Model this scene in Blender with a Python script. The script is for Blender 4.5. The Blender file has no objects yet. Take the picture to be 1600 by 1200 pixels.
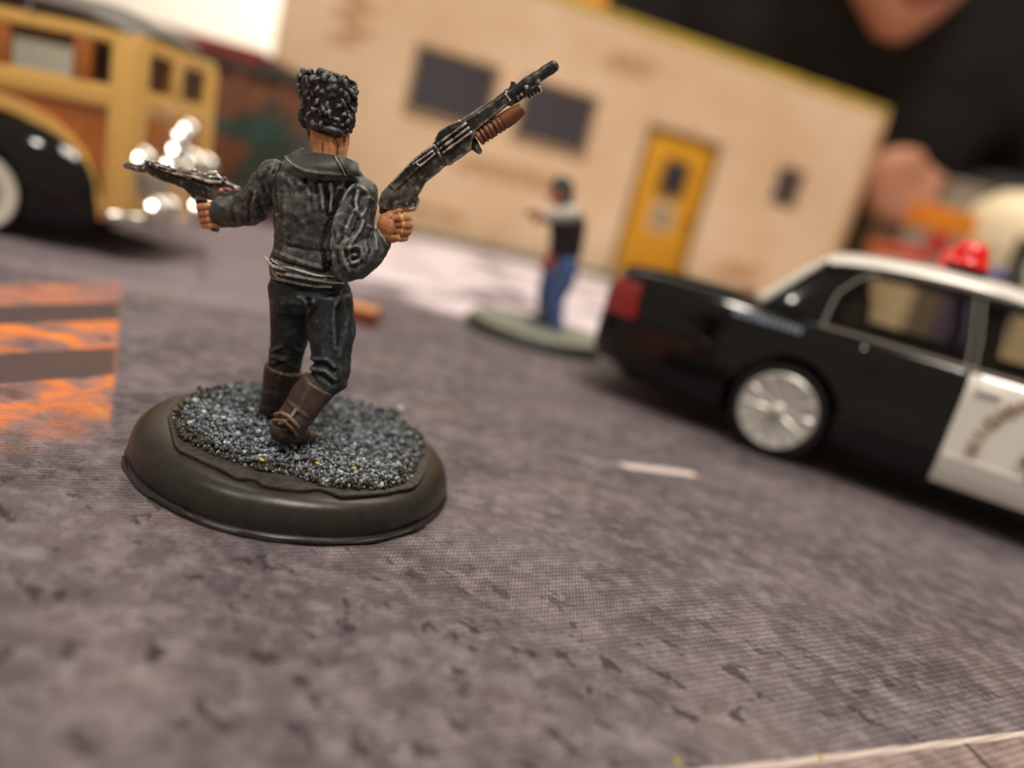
import bpy, bmesh, math, random
import numpy as np
from mathutils import Vector, Matrix, Euler
from math import sin, cos, pi, radians, atan2, sqrt

# ---------------------------------------------------------------- scene (1 unit = 1 cm on a gaming table)
sc = bpy.context.scene
C = sc.collection
sc.unit_settings.scale_length = 0.01
sc.view_settings.view_transform = 'Standard'
sc.view_settings.look = 'None'
sc.view_settings.gamma = 1
sc.view_settings.use_curve_mapping = False
sc.view_settings.exposure = 0.0

# ---- camera: hand held phone, 4.2 cm above the mat, pitched down 14 deg, rolled 14.5 deg
FPX, CH = 1200.0, 4.2
_p, _r = radians(14.0), radians(14.5)
CD = np.array([0, cos(_p), -sin(_p)])
_r0 = np.array([1.0, 0, 0]); _u0 = np.array([0, sin(_p), cos(_p)])
CR = cos(_r)*_r0 + sin(_r)*_u0
CU = -sin(_r)*_r0 + cos(_r)*_u0
CO = np.array([0, 0, CH])
cam_d = bpy.data.cameras.new('camera')
cam = bpy.data.objects.new('camera', cam_d); C.objects.link(cam)
M = Matrix.Identity(4)
for i in range(3):
    M[i][0] = CR[i]; M[i][1] = CU[i]; M[i][2] = -CD[i]; M[i][3] = CO[i]
cam.matrix_world = M
cam_d.sensor_width = 36; cam_d.lens = 36*FPX/1600
cam_d.clip_start = 0.1; cam_d.clip_end = 2000
cam_d.dof.use_dof = True
cam_d.dof.focus_distance = 8.85
cam_d.dof.aperture_fstop = 0.088
cam_d.dof.aperture_blades = 0
sc.camera = cam

# ---- world: dim warm indoor ambience
w = bpy.data.worlds.new('room_light'); sc.world = w; w.use_nodes = True
w.node_tree.nodes['Background'].inputs[0].default_value = (1.0, 0.86, 0.72, 1)
w.node_tree.nodes['Background'].inputs[1].default_value = 0.30

def area(name, loc, target, size, power, color, sizey=None):
    d = bpy.data.lights.new(name, 'AREA'); d.energy = power; d.color = color
    d.shape = 'RECTANGLE'; d.size = size; d.size_y = sizey or size
    o = bpy.data.objects.new(name, d); C.objects.link(o)
    o.location = loc
    o.rotation_euler = (Vector(target)-Vector(loc)).to_track_quat('-Z', 'Y').to_euler()
    return o
area('ceiling_lamp', (-2, 72, 130), (0, 25, 0), 120, 105000, (1.0, 0.87, 0.73), 34)
area('ceiling_lamp', (15, -30, 130), (0, 35, 0), 40, 135000, (1.0, 0.89, 0.78))
area('wall_fill', (-70, 210, 150), (-60, 330, 30), 80, 700000, (1.0, 0.93, 0.84))  # added fill, there only to brighten the back wall
area('pendant_bulb', (-30, -22, 60), (-10, 22, 2), 5, 9000, (1.0, 0.93, 0.82))

# ---------------------------------------------------------------- picture helpers: ray through a pixel of the 1600x1200 photo
def ray(x, y): return CD + (x-800)/FPX*CR - (y-600)/FPX*CU
def at(x, y, Y): r = ray(x, y); return CO + (Y/r[1])*r              # point at distance Y into the room
def gnd(x, y, z=0.0): r = ray(x, y); return CO + ((z-CH)/r[2])*r     # point at height z
def proj(V):
    v = np.asarray(V, float)-CO; d = v@CD
    return 800+FPX*(v@CR)/d, 600-FPX*(v@CU)/d

# ---------------------------------------------------------------- node expressions
def lin(c):
    c = [x/255 for x in c]
    return tuple(x/12.92 if x <= .04045 else ((x+.055)/1.055)**2.4 for x in c)+(1.0,)
class X:
    """a shader value that understands + - * / and friends"""
    nt = None
    def __init__(s, sock): s.s = sock
    @staticmethod
    def m(op, *a, clamp=False):
        n = X.nt.nodes.new('ShaderNodeMath'); n.operation = op; n.use_clamp = clamp
        for i, v in enumerate(a):
            if isinstance(v, X): X.nt.links.new(v.s, n.inputs[i])
            else: n.inputs[i].default_value = v
        return X(n.outputs[0])
    def __add__(s, o): return X.m('ADD', s, o)
    __radd__ = __add__
    def __sub__(s, o): return X.m('SUBTRACT', s, o)
    def __rsub__(s, o): return X.m('SUBTRACT', o, s)
    def __mul__(s, o): return X.m('MULTIPLY', s, o)
    __rmul__ = __mul__
    def __truediv__(s, o): return X.m('DIVIDE', s, o)
def sstep(v, a, b):
    n = X.nt.nodes.new('ShaderNodeMapRange'); n.interpolation_type = 'SMOOTHSTEP'
    X.nt.links.new(v.s, n.inputs[0])
    if a <= b: n.inputs[1].default_value = a; n.inputs[2].default_value = b
    else: n.inputs[1].default_value = b; n.inputs[2].default_value = a; n.inputs[3].default_value = 1; n.inputs[4].default_value = 0
    return X(n.outputs[0])
def mixc(f, a, b, mode='MIX'):
    n = X.nt.nodes.new('ShaderNodeMix'); n.data_type = 'RGBA'; n.blend_type = mode
    for i, v in ((0, f), (6, a), (7, b)):
        if isinstance(v, X): X.nt.links.new(v.s, n.inputs[i])
        elif i == 0: n.inputs[0].default_value = v
        else: n.inputs[i].default_value = v
    return X(n.outputs[2])
def coords(kind='Object'):
    n = X.nt.nodes.new('ShaderNodeTexCoord'); return X(n.outputs[kind])
def xyz(c):
    n = X.nt.nodes.new('ShaderNodeSeparateXYZ'); X.nt.links.new(c.s, n.inputs[0]); return [X(o) for o in n.outputs]
def vec(a, b, c=0.0):
    n = X.nt.nodes.new('ShaderNodeCombineXYZ')
    for i, v in enumerate((a, b, c)):
        if isinstance(v, X): X.nt.links.new(v.s, n.inputs[i])
        else: n.inputs[i].default_value = v
    return X(n.outputs[0])
def noise(c, scale, detail=3, rough=.55, dist=0.0, color=False):
    n = X.nt.nodes.new('ShaderNodeTexNoise'); X.nt.links.new(c.s, n.inputs['Vector'])
    n.inputs['Scale'].default_value = scale; n.inputs['Detail'].default_value = detail
    n.inputs['Roughness'].default_value = rough; n.inputs['Distortion'].default_value = dist
    return X(n.outputs['Color' if color else 'Fac'])
def voro(c, scale, feature='F1', out='Distance'):
    n = X.nt.nodes.new('ShaderNodeTexVoronoi'); n.feature = feature; X.nt.links.new(c.s, n.inputs['Vector'])
    n.inputs['Scale'].default_value = scale; return X(n.outputs[out])
def geo(out):
    n = X.nt.nodes.new('ShaderNodeNewGeometry'); return X(n.outputs[out])
def bump(h, strength, dist=.02):
    n = X.nt.nodes.new('ShaderNodeBump'); X.nt.links.new(h.s, n.inputs['Height'])
    n.inputs['Strength'].default_value = strength; n.inputs['Distance'].default_value = dist
    return X(n.outputs[0])
MATS = {}
def begin(name):
    m = bpy.data.materials.new(name); m.use_nodes = True
    X.nt = m.node_tree; MATS[name] = m
    return m, m.node_tree.nodes['Principled BSDF']
def feed(b, **k):
    names = dict(color='Base Color', rough='Roughness', metal='Metallic', normal='Normal', coat='Coat Weight', spec='Specular IOR Level',
                 trans='Transmission Weight', ior='IOR', alpha='Alpha', emit='Emission Color', power='Emission Strength', coatrough='Coat Roughness')
    for kk, v in k.items():
        i = b.inputs[names[kk]]
        if isinstance(v, X): X.nt.links.new(v.s, i)
        else: i.default_value = v
def plain(name, rgb, rough=.5, metal=0.0, var=.12, scale=6.0, coat=0.0, spec=.5, bmp=0.0):
    """painted / plastic surface with a little procedural unevenness"""
    m, b = begin(name)
    c = coords(); n = noise(c, scale, 4)
    base = lin(rgb); lo = tuple(x*(1-var*1.5) for x in base[:3])+(1,); hi = tuple(min(1, x*(1+var)) for x in base[:3])+(1,)
    feed(b, color=mixc(sstep(n, .3, .7), lo, hi), rough=rough, metal=metal, coat=coat, spec=spec)
    if bmp: feed(b, normal=bump(n, bmp, .05))
    return m
def brushed(name, deep, mid, high, rough=.5, lo=.488, hi=.56, nscale=14, patch=.5, metal=0.0, spec=.5, soft=0.0):
    """miniature paint: dark wash in the recesses, dry-brushed light paint on the raised edges"""
    m, b = begin(name)
    c = coords(); n = noise(c, nscale, 5, .65); n2 = noise(c, nscale*5, 3)
    p = geo('Pointiness')
    f1 = sstep(p + (n-.5)*.05, lo-.02, .505)
    f2 = sstep(p + (n-.5)*.05*patch + (n2-.5)*.03, .507, hi)
    body = lin(mid)
    if soft:   # thin glaze of lighter paint in cloudy patches
        n3 = noise(c, 2.6, 5, .68, .4); body = mixc(sstep(n3, .48, .72)*soft, lin(mid), lin(high))
    col = mixc(f2, mixc(f1, lin(deep), body), lin(high))
    feed(b, color=col, rough=rough, metal=metal, spec=spec, normal=bump(n2, .25, .01))
    return m
# ---------------------------------------------------------------- mesh helpers
ROOTM = {}
def root(name, label, cat, loc=(0, 0, 0), rot=(0, 0, 0), group=None):
    o = bpy.data.objects.new(name, None); C.objects.link(o); o.empty_display_size = .5
    m = Matrix.Translation(Vector(loc)) @ Euler(rot).to_matrix().to_4x4()
    o.matrix_world = m; ROOTM[o.name] = m
    o['label'] = label; o['category'] = cat
    if group: o['group'] = group
    return o
def tag(o, label=None, cat=None, group=None, kind=None):
    if label: o['label'] = label
    if cat: o['category'] = cat
    if group: o['group'] = group
    if kind: o['kind'] = kind
    return o
def link(name, me, mat, parent=None, label=None, world=False):
    """link a mesh; parts live in the local space of their thing (world=True: mesh is in world space)"""
    o = bpy.data.objects.new(name, me); C.objects.link(o)
    if mat is not None and not me.materials: me.materials.append(MATS[mat] if isinstance(mat, str) else mat)
    if parent is not None:
        top = parent
        while top.parent: top = top.parent
        if world: me.transform(ROOTM[top.name].inverted())
        o.parent = parent
    if label: o['label'] = label
    return o
class MB:
    def __init__(s): s.bm = bmesh.new()
    def box(s, lo, hi, rot=None, bev=0.0, seg=2):
        lo, hi = Vector(lo), Vector(hi); c = (lo+hi)/2; d = hi-lo
        t = bmesh.new(); bmesh.ops.create_cube(t, size=1)
        bmesh.ops.scale(t, vec=d, verts=t.verts)
        if bev: bmesh.ops.bevel(t, geom=t.edges[:]+t.verts[:], offset=bev, segments=seg, affect='EDGES', profile=.5)
        if rot is not None: bmesh.ops.rotate(t, matrix=Euler(rot).to_matrix(), verts=t.verts)
        bmesh.ops.translate(t, vec=c, verts=t.verts); return s._add(t)
    def _add(s, t):
        me = bpy.data.meshes.new('t'); t.to_mesh(me); t.free(); s.bm.from_mesh(me); bpy.data.meshes.remove(me); return s
    def raw(s, V, F):
        vs = [s.bm.verts.new(tuple(v)) for v in V]
        for f in F:
            try: s.bm.faces.new([vs[i] for i in f])
            except ValueError: pass
        return s
    def rings(s, R, cap=True, closed=False):
        """R: list of rings (equal point counts) skinned together"""
        n = len(R[0]); V = [p for r in R for p in r]; F = []
        m = len(R)
        for i in range(m if closed else m-1):
            a, b = i*n, ((i+1) % m)*n
            for k in range(n): F.append((a+k, a+(k+1) % n, b+(k+1) % n, b+k))
        if cap and not closed:
            F.append(tuple(range(n))[::-1]); F.append(tuple(range((m-1)*n, m*n)))
        return s.raw(V, F)
    def tube(s, P, r, seg=12, squash=None, cap=True):
        P = [Vector(p) for p in P]; r = [r]*len(P) if isinstance(r, (int, float)) else r
        R = []; prev = None
        for i, p in enumerate(P):
            a = P[max(0, i-1)]; b = P[min(len(P)-1, i+1)]; t = (b-a).normalized()
            u = (prev - t*prev.dot(t)).normalized() if prev is not None and (prev - t*prev.dot(t)).length > 1e-4 else t.orthogonal().normalized()
            prev = u; v = t.cross(u)
            R.append([p + (u*cos(2*pi*k/seg) + v*sin(2*pi*k/seg))*r[i] for k in range(seg)])
        if cap:   # rounded ends
            t0 = (P[0]-P[1]).normalized(); t1 = (P[-1]-P[-2]).normalized()
            R = [[P[0]+t0*r[0]*.55 + (q-P[0])*.55 for q in R[0]]]+R+[[P[-1]+t1*r[-1]*.55 + (q-P[-1])*.55 for q in R[-1]]]
        if squash:   # (direction, factor): flatten along a direction about the path
            d = Vector(squash[0]).normalized()
            PP = ([P[0]+t0*r[0]*.55] if cap else [])+P+([P[-1]+t1*r[-1]*.55] if cap else [])
            R = [[q - d*((q-c).dot(d)*(1-squash[1])) for q in ring] for ring, c in zip(R, PP)]
        return s.rings(R)
    def cyl(s, a, b, r0, r1=None, seg=24):
        a, b = Vector(a), Vector(b); r1 = r0 if r1 is None else r1
        t = (b-a).normalized(); u = t.orthogonal().normalized(); v = t.cross(u)
        return s.rings([[p+(u*cos(2*pi*k/seg)+v*sin(2*pi*k/seg))*r for k in range(seg)] for p, r in ((a, r0), (b, r1))])
    def ball(s, c, ax, rot=None, sub=3):
        t = bmesh.new(); bmesh.ops.create_icosphere(t, subdivisions=sub, radius=1)
        ax = (ax, ax, ax) if isinstance(ax, (int, float)) else ax
        bmesh.ops.scale(t, vec=ax, verts=t.verts)
        if rot is not None: bmesh.ops.rotate(t, matrix=(rot if isinstance(rot, Matrix) else Euler(rot).to_matrix()), verts=t.verts)
        bmesh.ops.translate(t, vec=Vector(c), verts=t.verts); return s._add(t)
    def prism(s, poly, v, bev=0.0):
        """polygon (3D points) pushed along v"""
        v = Vector(v); P = [Vector(p) for p in poly]; n = len(P)
        t = bmesh.new(); a = [t.verts.new(p) for p in P]; b = [t.verts.new(p+v) for p in P]
        t.faces.new(a); t.faces.new(b[::-1])
        for k in range(n): t.faces.new((a[k], b[k], b[(k+1) % n], a[(k+1) % n]))
        bmesh.ops.recalc_face_normals(t, faces=t.faces)
        if bev: bmesh.ops.bevel(t, geom=t.edges[:], offset=bev, segments=2, affect='EDGES', profile=.5)
        return s._add(t)
    def lathe(s, prof, c=(0, 0, 0), seg=64, axis='Z'):
        c = Vector(c); R = []
        for r, z in prof:
            ring = []
            for k in range(seg):
                a = 2*pi*k/seg; x, y = r*cos(a), r*sin(a)
                ring.append(c + (Vector((x, y, z)) if axis == 'Z' else Vector((x, z, y)) if axis == 'Y' else Vector((z, x, y))))
            R.append(ring)
        return s.rings(R)
    def me(s, name='m', smooth=True, angle=40):
        bmesh.ops.recalc_face_normals(s.bm, faces=s.bm.faces)
        m = bpy.data.meshes.new(name); s.bm.to_mesh(m); s.bm.free()
        if smooth:
            m.polygons.foreach_set('use_smooth', [True]*len(m.polygons))
            if angle: m.set_sharp_from_angle(angle=radians(angle))
        return m
def baked(me, mods):
    """run modifiers over a mesh and return the resulting mesh"""
    o = bpy.data.objects.new('tmp', me); C.objects.link(o)
    for typ, kw in mods:
        m = o.modifiers.new('m', typ)
        for k, v in kw.items(): setattr(m, k, v)
    dg = bpy.context.evaluated_depsgraph_get(); dg.update()
    r = bpy.data.meshes.new_from_object(o.evaluated_get(dg))
    bpy.data.objects.remove(o); return r
def fuse(mb, voxel, smooth=3):
    """grow one continuous skin around overlapping shapes"""
    me = mb.me(smooth=False)
    r = baked(me, [('REMESH', dict(mode='VOXEL', voxel_size=voxel, use_smooth_shade=True)), ('SMOOTH', dict(factor=.5, iterations=smooth))])
    r.polygons.foreach_set('use_smooth', [True]*len(r.polygons)); return r
def cut(me, cutters):
    """boolean-difference a list of meshes from me"""
    o = bpy.data.objects.new('tmp', me); C.objects.link(o); cs = []
    for c in cutters:
        k = bpy.data.objects.new('cut', c); C.objects.link(k); cs.append(k)
        m = o.modifiers.new('b', 'BOOLEAN'); m.operation = 'DIFFERENCE'; m.object = k; m.solver = 'EXACT'
    dg = bpy.context.evaluated_depsgraph_get(); dg.update()
    r = bpy.data.meshes.new_from_object(o.evaluated_get(dg))
    for k in cs+[o]: bpy.data.objects.remove(k)
    return r
def getco(me):
    a = np.empty(len(me.vertices)*3, np.float32); me.vertices.foreach_get('co', a); return a.reshape(-1, 3).astype(float)
def getno(me):
    a = np.empty(len(me.vertices)*3, np.float32); me.vertex_normals.foreach_get('vector', a); return a.reshape(-1, 3).astype(float)
def setco(me, co): me.vertices.foreach_set('co', co.astype(np.float32).ravel()); me.update()
def vnoise(P, s, seed=0):
    """smooth value noise, -1..1"""
    Q = P*s + seed*17.31; i = np.floor(Q).astype(np.int64); f = Q-i; f = f*f*(3-2*f)
    def h(a, b, c):
        n = (a*374761393 + b*668265263 + c*1274126177 + seed*974711) & 0x7fffffff
        n = ((n ^ (n >> 13))*1103515245) & 0x7fffffff; n = (n ^ (n >> 16))*12345 & 0x7fffffff
        return (n % 65536)/32767.5-1
    r = 0
    for a in (0, 1):
        for b in (0, 1):
            for c in (0, 1):
                r = r + h(i[:, 0]+a, i[:, 1]+b, i[:, 2]+c)*(f[:, 0] if a else 1-f[:, 0])*(f[:, 1] if b else 1-f[:, 1])*(f[:, 2] if c else 1-f[:, 2])
    return r
def seg_dist(x, y, line):
    d = np.full(len(x), 1e9)
    for (ax, ay), (bx, by) in zip(line[:-1], line[1:]):
        vx, vy = bx-ax, by-ay; L = vx*vx+vy*vy+1e-9
        t = np.clip(((x-ax)*vx+(y-ay)*vy)/L, 0, 1)
        d = np.minimum(d, np.hypot(x-ax-t*vx, y-ay-t*vy))
    return d
def sculpt(me, strokes, noises=(), back=True):
    """strokes: (line in photo pixels, width px, height cm); pushes the near-facing skin in or out along its normals"""
    co = getco(me); no = getno(me); x, y = proj(co)
    face = np.clip(-(no[:, 1])*2+.3, 0, 1) if back else np.ones(len(co))
    d = np.zeros(len(co))
    for line, wd, h in strokes:
        d += h*np.exp(-(seg_dist(x, y, line)/wd)**2)*face
    for s, a, seed in noises: d += a*vnoise(co, s, seed)
    setco(me, co+no*d[:, None]); return me
def smoothline(pts, n=8):
    P = np.array(pts, float); out = []
    for i in range(len(P)-1):
        p0 = P[max(i-1, 0)]; p1 = P[i]; p2 = P[i+1]; p3 = P[min(i+2, len(P)-1)]
        for k in range(n):
            t = k/n; out.append(.5*((2*p1)+(-p0+p2)*t+(2*p0-5*p1+4*p2-p3)*t*t+(-p0+3*p1-3*p2+p3)*t**3))
    out.append(P[-1]); return np.array(out)
# ---------------------------------------------------------------- materials
def hp(x, y, a, b, w=.12):
    """1 on the left of the line a->b (soft over w)"""
    d = np.array(b)-np.array(a); d = d/np.hypot(*d); n = (-d[1], d[0])
    return sstep((x-a[0])*n[0]+(y-a[1])*n[1], -w, w)
def game_mat_material():
    m, b = begin('printed_road')
    c = coords(); x, y, z = xyz(c)
    nl = noise(c, .16, 4, .6); nm = noise(c, .75, 5, .62); nf = noise(c, 3.2, 4, .7); c3 = vec(x*1.5+y*.9, y*1.5-x*.2, z); nd = noise(c3, 1.7, 5, .66, .25)
    col = mixc(sstep(nl, .32, .68), lin((69, 63, 67)), lin((95, 87, 91)))
    col = mixc(sstep(nm, .42, .72)*.55, col, lin((122, 112, 116)))
    col = mixc(sstep(nm, .5, .3)*.6, col, lin((66, 59, 64)))
    warm = noise(c, .5, 2)
    col = mixc(sstep(warm, .5, .72)*.3, col, lin((120, 100, 94)))
    col = mixc(sstep(nf, .40, .70)*.35, col, lin((158, 150, 154)))
    # printed pits, stronger near the front edge of the road
    fore = sstep(y, 9.5, 6.3)*.85+.15
    pit = sstep(nd, .575, .62)*fore
    c2 = X.nt.nodes.new('ShaderNodeVectorMath'); c2.operation = 'ADD'; X.nt.links.new(c.s, c2.inputs[0]); c2.inputs[1].default_value = (.05, -.05, 0)
    lite = sstep(noise(X(c2.outputs[0]), 2.6, 5, .66, .25), .57, .64)*fore
    col = mixc(lite*.22, col, lin((160, 154, 154)))
    col = mixc(pit*.85, col, lin((36, 32, 36)))
    spk = sstep(voro(c, 2.6), .16, .08)*sstep(noise(c, .6, 2), .5, .6)
    col = mixc(spk*.6, col, lin((52, 48, 50)))
    # pavement beyond the road
    side = hp(x, y, (-9.0, 17.0), (-7.0, 20.4))*hp(x, y, (-7.0, 20.4), (-4.0, 22.3), .3)
    side = X.m('MAXIMUM', hp(x, y, (-9.3, 17.0), (-6.2, 21.3), .15)*1.0, 0.0)
    right = hp(x, y, (2.4, 23.6), (-4.6, 24.3), -.001) if False else None
    far = sstep(y + x*.12 + noise(c, .5, 3)*1.6, 23.6, 25.6)
    col = mixc(sstep(y-x*.3, 18.9, 19.3)*sstep(x, -4.6, -5.4)*.35, col, lin((158, 146, 152)))
    sn = noise(c, .28, 4, .6)
    col = mixc(far*sstep(x+y*.25, -1.6, .8)*sstep(sn, .34, .54)*.9, col, lin((232, 220, 226)))
    # joints between pavement slabs on the left
    def lineat(a, bb, wd):
        d = np.array(bb)-np.array(a); L = np.hypot(*d); d /= L
        u = (x-a[0])*d[0]+(y-a[1])*d[1]; v = X.m('ABSOLUTE', (x-a[0])*(-d[1])+(y-a[1])*d[0])
        return sstep(v, wd, wd*.4)*sstep(u, -.05, .05)*sstep(u, L+.05, L-.05)
    col = mixc(lineat((-10.68, 24.1), (-8.3, 19.1), .12)*.6, col, lin((84, 76, 82)))
    col = mixc(lineat((-10.6, 17.2), (-4.9, 21.9), .13)*.6, col, lin((90, 82, 88)))
    # glowing grating print on the left: fire colours between dark bars
    ex = hp(x, y, (-4.95, 9.3), (-9.2, 17.0), .05)          # left of the patch's right edge
    dx, dy = .372, .928                                     # direction of the bars
    v = (x+9.14)*dy-(y-12.99)*dx                         # across the bars (smaller = farther)
    q = v*-1.0
    band = ex*sstep(v, -1.6, -1.2)*sstep(v, 5.8, 4.0)
    fire = noise(c, 1.3, 4, .6, .4); n3 = noise(c, .8, 2)
    fc = mixc(sstep(fire, .40, .62), lin((150, 112, 104)), lin((236, 128, 44)))
    fc = mixc(sstep(fire, .60, .74), fc, lin((255, 184, 74)))
    fc = mixc(sstep(fire, .44, .30), fc, lin((96, 74, 72)))
    fc = mixc(sstep(v, .6, -.2)*.6, fc, lin((150, 112, 100)))
    col = mixc(band*sstep(nm, .2, .5)*.9, col, fc)
    return m, b, c, x, y, v, ex, col, lineat
def finish_mat():
    m, b, c, x, y, v, ex, col, lineat = game_mat_material()
    G = lambda q, z=0: gnd(*q)[:2]
    # two dark bars, each a strip between two printed edges
    def strip(a0, a1, b0, b1):
        return hp(x, y, G(a1), G(a0), .06)*hp(x, y, G(b0), G(b1), .06)
    b1 = strip((0, 478), (185, 472), (0, 507), (185, 500)); b2 = strip((0, 553), (185, 542), (0, 600), (185, 585))
    bars = X.m('MAXIMUM', b1, b2)
    if True:
        col = mixc(bars*ex*.95, col, lin((70, 62, 62)))
    # white lane dash, its left end worn
    a, bb = G((905, 718)), G((1086, 741)); d = (bb-a)/np.hypot(*(bb-a)); L = float(np.hypot(*(bb-a)))
    u = (x-a[0])*d[0]+(y-a[1])*d[1]; vv = X.m('ABSOLUTE', (x-a[0])*(-d[1])+(y-a[1])*d[0])
    dash = sstep(vv, .15, .11)*sstep(u, .0, .06)*sstep(u, L+.03, L-.03)
    worn = sstep(u, L*.30, L*.42)*.85+.15
    col = mixc(dash*worn, col, lin((205, 188, 184)))
    # kerb line and pavement slabs at the near right
    k0, k1 = G((1150, 1204)), G((1600, 1148)); dk = (k1-k0)/np.hypot(*(k1-k0))
    s = (x-k0[0])*dk[1]-(y-k0[1])*dk[0]      # > 0 on the pavement
    uu = (x-k0[0])*dk[0]+(y-k0[1])*dk[1]
    nn = noise(c, 2.2, 4, .6)
    pave = mixc(sstep(nn, .35, .65), lin((112, 98, 96)), lin((146, 130, 126)))
    col = mixc(sstep(s, -.02, .02), col, pave)
    col = mixc(sstep(X.m('ABSOLUTE', s+nn*.03), .055, .02)*.8, col, lin((205, 192, 182)))
    cr = X.m('ABSOLUTE', uu-3.05+s*.25+noise(c, 5, 2)*.06)
    col = mixc(sstep(cr, .05, .015)*sstep(s, .0, .03)*.85, col, lin((52, 44, 44)))
    # woven cloth: a fine staggered grid of stitches
    rr = radians(32); k = 2*pi/.047
    wx = x*cos(rr)+y*sin(rr); wy = y*cos(rr)-x*sin(rr)
    s1 = X.m('SINE', wx*k); s2 = X.m('SINE', wy*k*.62+s1*.9)
    wv = s1*s2*.5+.5; nz = noise(c, 24, 2)
    h = wv*.75+nz*.5
    col = mixc(.42, col, mixc(sstep(wv*.7+nz*.5, .35, .8), (.18, .17, .18, 1), (.95, .93, .95, 1)), 'OVERLAY')
    feed(b, color=col, rough=.78, normal=bump(h, .8, .014), spec=.35)
finish_mat()

plain('table_wood', (120, 84, 56), .5, scale=.2)
plain('room_wall', (246, 238, 222), .9, var=.01)
plain('room_floor', (120, 100, 84), .7)
plain('black_plastic', (40, 37, 32), .34, var=.15, scale=8, bmp=.08, spec=.45)
plain('base_varnish', (38, 34, 30), .22, var=.3, scale=14)
plain('paste', (52, 47, 41), .6, var=.35, scale=10, bmp=.5)
brushed('jacket_paint', (12, 13, 13), (55, 59, 59), (150, 155, 152), .48, lo=.485, hi=.585, nscale=10, patch=3.2, spec=.45, soft=.45)
brushed('collar_paint', (14, 14, 14), (50, 51, 50), (176, 174, 166), .5, hi=.6, nscale=12, patch=1.5)
brushed('shirt_paint', (12, 12, 12), (58, 60, 60), (210, 208, 200), .42, hi=.56, nscale=12)
brushed('trouser_paint', (9, 10, 11), (32, 38, 41), (100, 111, 115), .55, hi=.585, nscale=8, patch=3.2, spec=.35, soft=.3)
brushed('boot_paint', (18, 12, 9), (58, 44, 36), (128, 104, 86), .5, hi=.58, nscale=12, patch=1.5)
brushed('skin_paint', (74, 36, 16), (188, 126, 80), (232, 182, 136), .5, lo=.485, hi=.56, nscale=9)
brushed('hair_paint', (4, 4, 4), (20, 20, 20), (158, 158, 154), .4, lo=.47, hi=.575, nscale=16, patch=1.5)
brushed('gun_paint', (8, 8, 8), (42, 40, 37), (206, 202, 192), .36, lo=.485, hi=.565, nscale=12, patch=3, metal=.3, soft=.3)
brushed('wood_paint', (50, 26, 12), (126, 78, 46), (172, 116, 76), .48, hi=.6, nscale=8)
brushed('red_paint', (60, 18, 14), (150, 70, 60), (200, 130, 116), .5, hi=.56, nscale=10)
def gravel():
    m, b = begin('gravel_paint')
    c = coords(); r = geo('Random Per Island'); p = geo('Pointiness'); n = noise(c, 1.4, 3); nz = xyz(geo('Normal'))[2]; n2 = noise(c, 9, 3)
    col = mixc(sstep(r, 0, 1), lin((62, 71, 80)), lin((138, 149, 158)))
    col = mixc(sstep(r, .86, 1), col, lin((205, 212, 214)))
    col = mixc(sstep(n2, .5, .68)*.7, col, lin((150, 160, 166)))
    col = mixc(sstep(n, .58, .70)*.7, col, lin((62, 48, 34)))
    feed(b, color=col, rough=.5)
gravel()
plain('rubble_dark', (60, 53, 44), .6, var=.4, scale=10)
plain('tuft_yellow', (188, 176, 60), .6)
# figure 2
plain('dull_green_base', (126, 130, 118), .6, var=.15, scale=2)
plain('dark_base_edge', (46, 48, 42), .5)
plain('denim_paint', (66, 90, 140), .6, var=.3, scale=4)
plain('vest_paint', (30, 22, 22), .55)
plain('sleeve_paint', (205, 198, 192), .6, var=.15)
plain('beanie_paint', (58, 66, 68), .6, var=.25, scale=8)
plain('shoe_paint', (26, 34, 46), .5)
plain('skin_flat', (196, 130, 98), .6)
plain('red_cloth', (170, 52, 46), .6)
plain('dark_metal', (40, 40, 44), .35, metal=.5)
# vehicles
plain('black_gloss', (7, 6, 6), .10, var=.05, coat=.25, spec=.4)
plain('white_gloss', (236, 234, 226), .12, var=.01, coat=1.0)
plain('chrome', (222, 220, 214), .12, metal=1.0, var=.02)
plain('wheel_silver', (214, 212, 206), .38, metal=.45, var=.05)
plain('tyre_rubber', (14, 13, 13), .6)
plain('under_black', (8, 8, 8), .8)
plain('tail_red', (150, 18, 22), .12, coat=1.0)
plain('interior_dark', (48, 38, 32), .7)
plain('interior_brown', (110, 66, 36), .7)
plain('lens_blue', (40, 60, 190), .1, coat=1.0)
plain('gold_print', (150, 112, 62), .4)
plain('blue_print', (88, 132, 156), .35)
plain('pale_print', (150, 166, 186), .35)
plain('whitewall', (226, 222, 204), .5, var=.02)
plain('woody_tan', (232, 186, 102), .32, var=.05, coat=.5)
plain('woody_brown', (176, 102, 40), .35, var=.1, coat=.5)
plain('woody_roof', (92, 88, 82), .5, var=.06)
plain('plate_grey', (150, 150, 142), .35)
def glass(name, tint, fac, rough=.03):
    m, b = begin(name); nt = m.node_tree
    t = nt.nodes.new('ShaderNodeBsdfTransparent'); t.inputs[0].default_value = tint
    mx = nt.nodes.new('ShaderNodeMixShader'); out = nt.nodes['Material Output']
    feed(b, color=(.02, .02, .02, 1), rough=rough, coat=0.0)
    mx.inputs[0].default_value = fac
    nt.links.new(t.outputs[0], mx.inputs[1]); nt.links.new(b.outputs[0], mx.inputs[2]); nt.links.new(mx.outputs[0], out.inputs[0])
glass('car_glass', (.92, .9, .85, 1), .16)
glass('grey_glass', (.94, .94, .92, 1), .12)
plain('reflection_glass', (190, 188, 180), .12, var=.02, coat=1.0)  # opaque pale grey stands in for the wall mirrored in clear plastic
def lens_red():
    m, b = begin('lens_red'); c = coords(); n = noise(c, 3, 3)
    feed(b, color=mixc(n, lin((220, 8, 6)), lin((250, 26, 12))), rough=.25, coat=.2)
lens_red()
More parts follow.
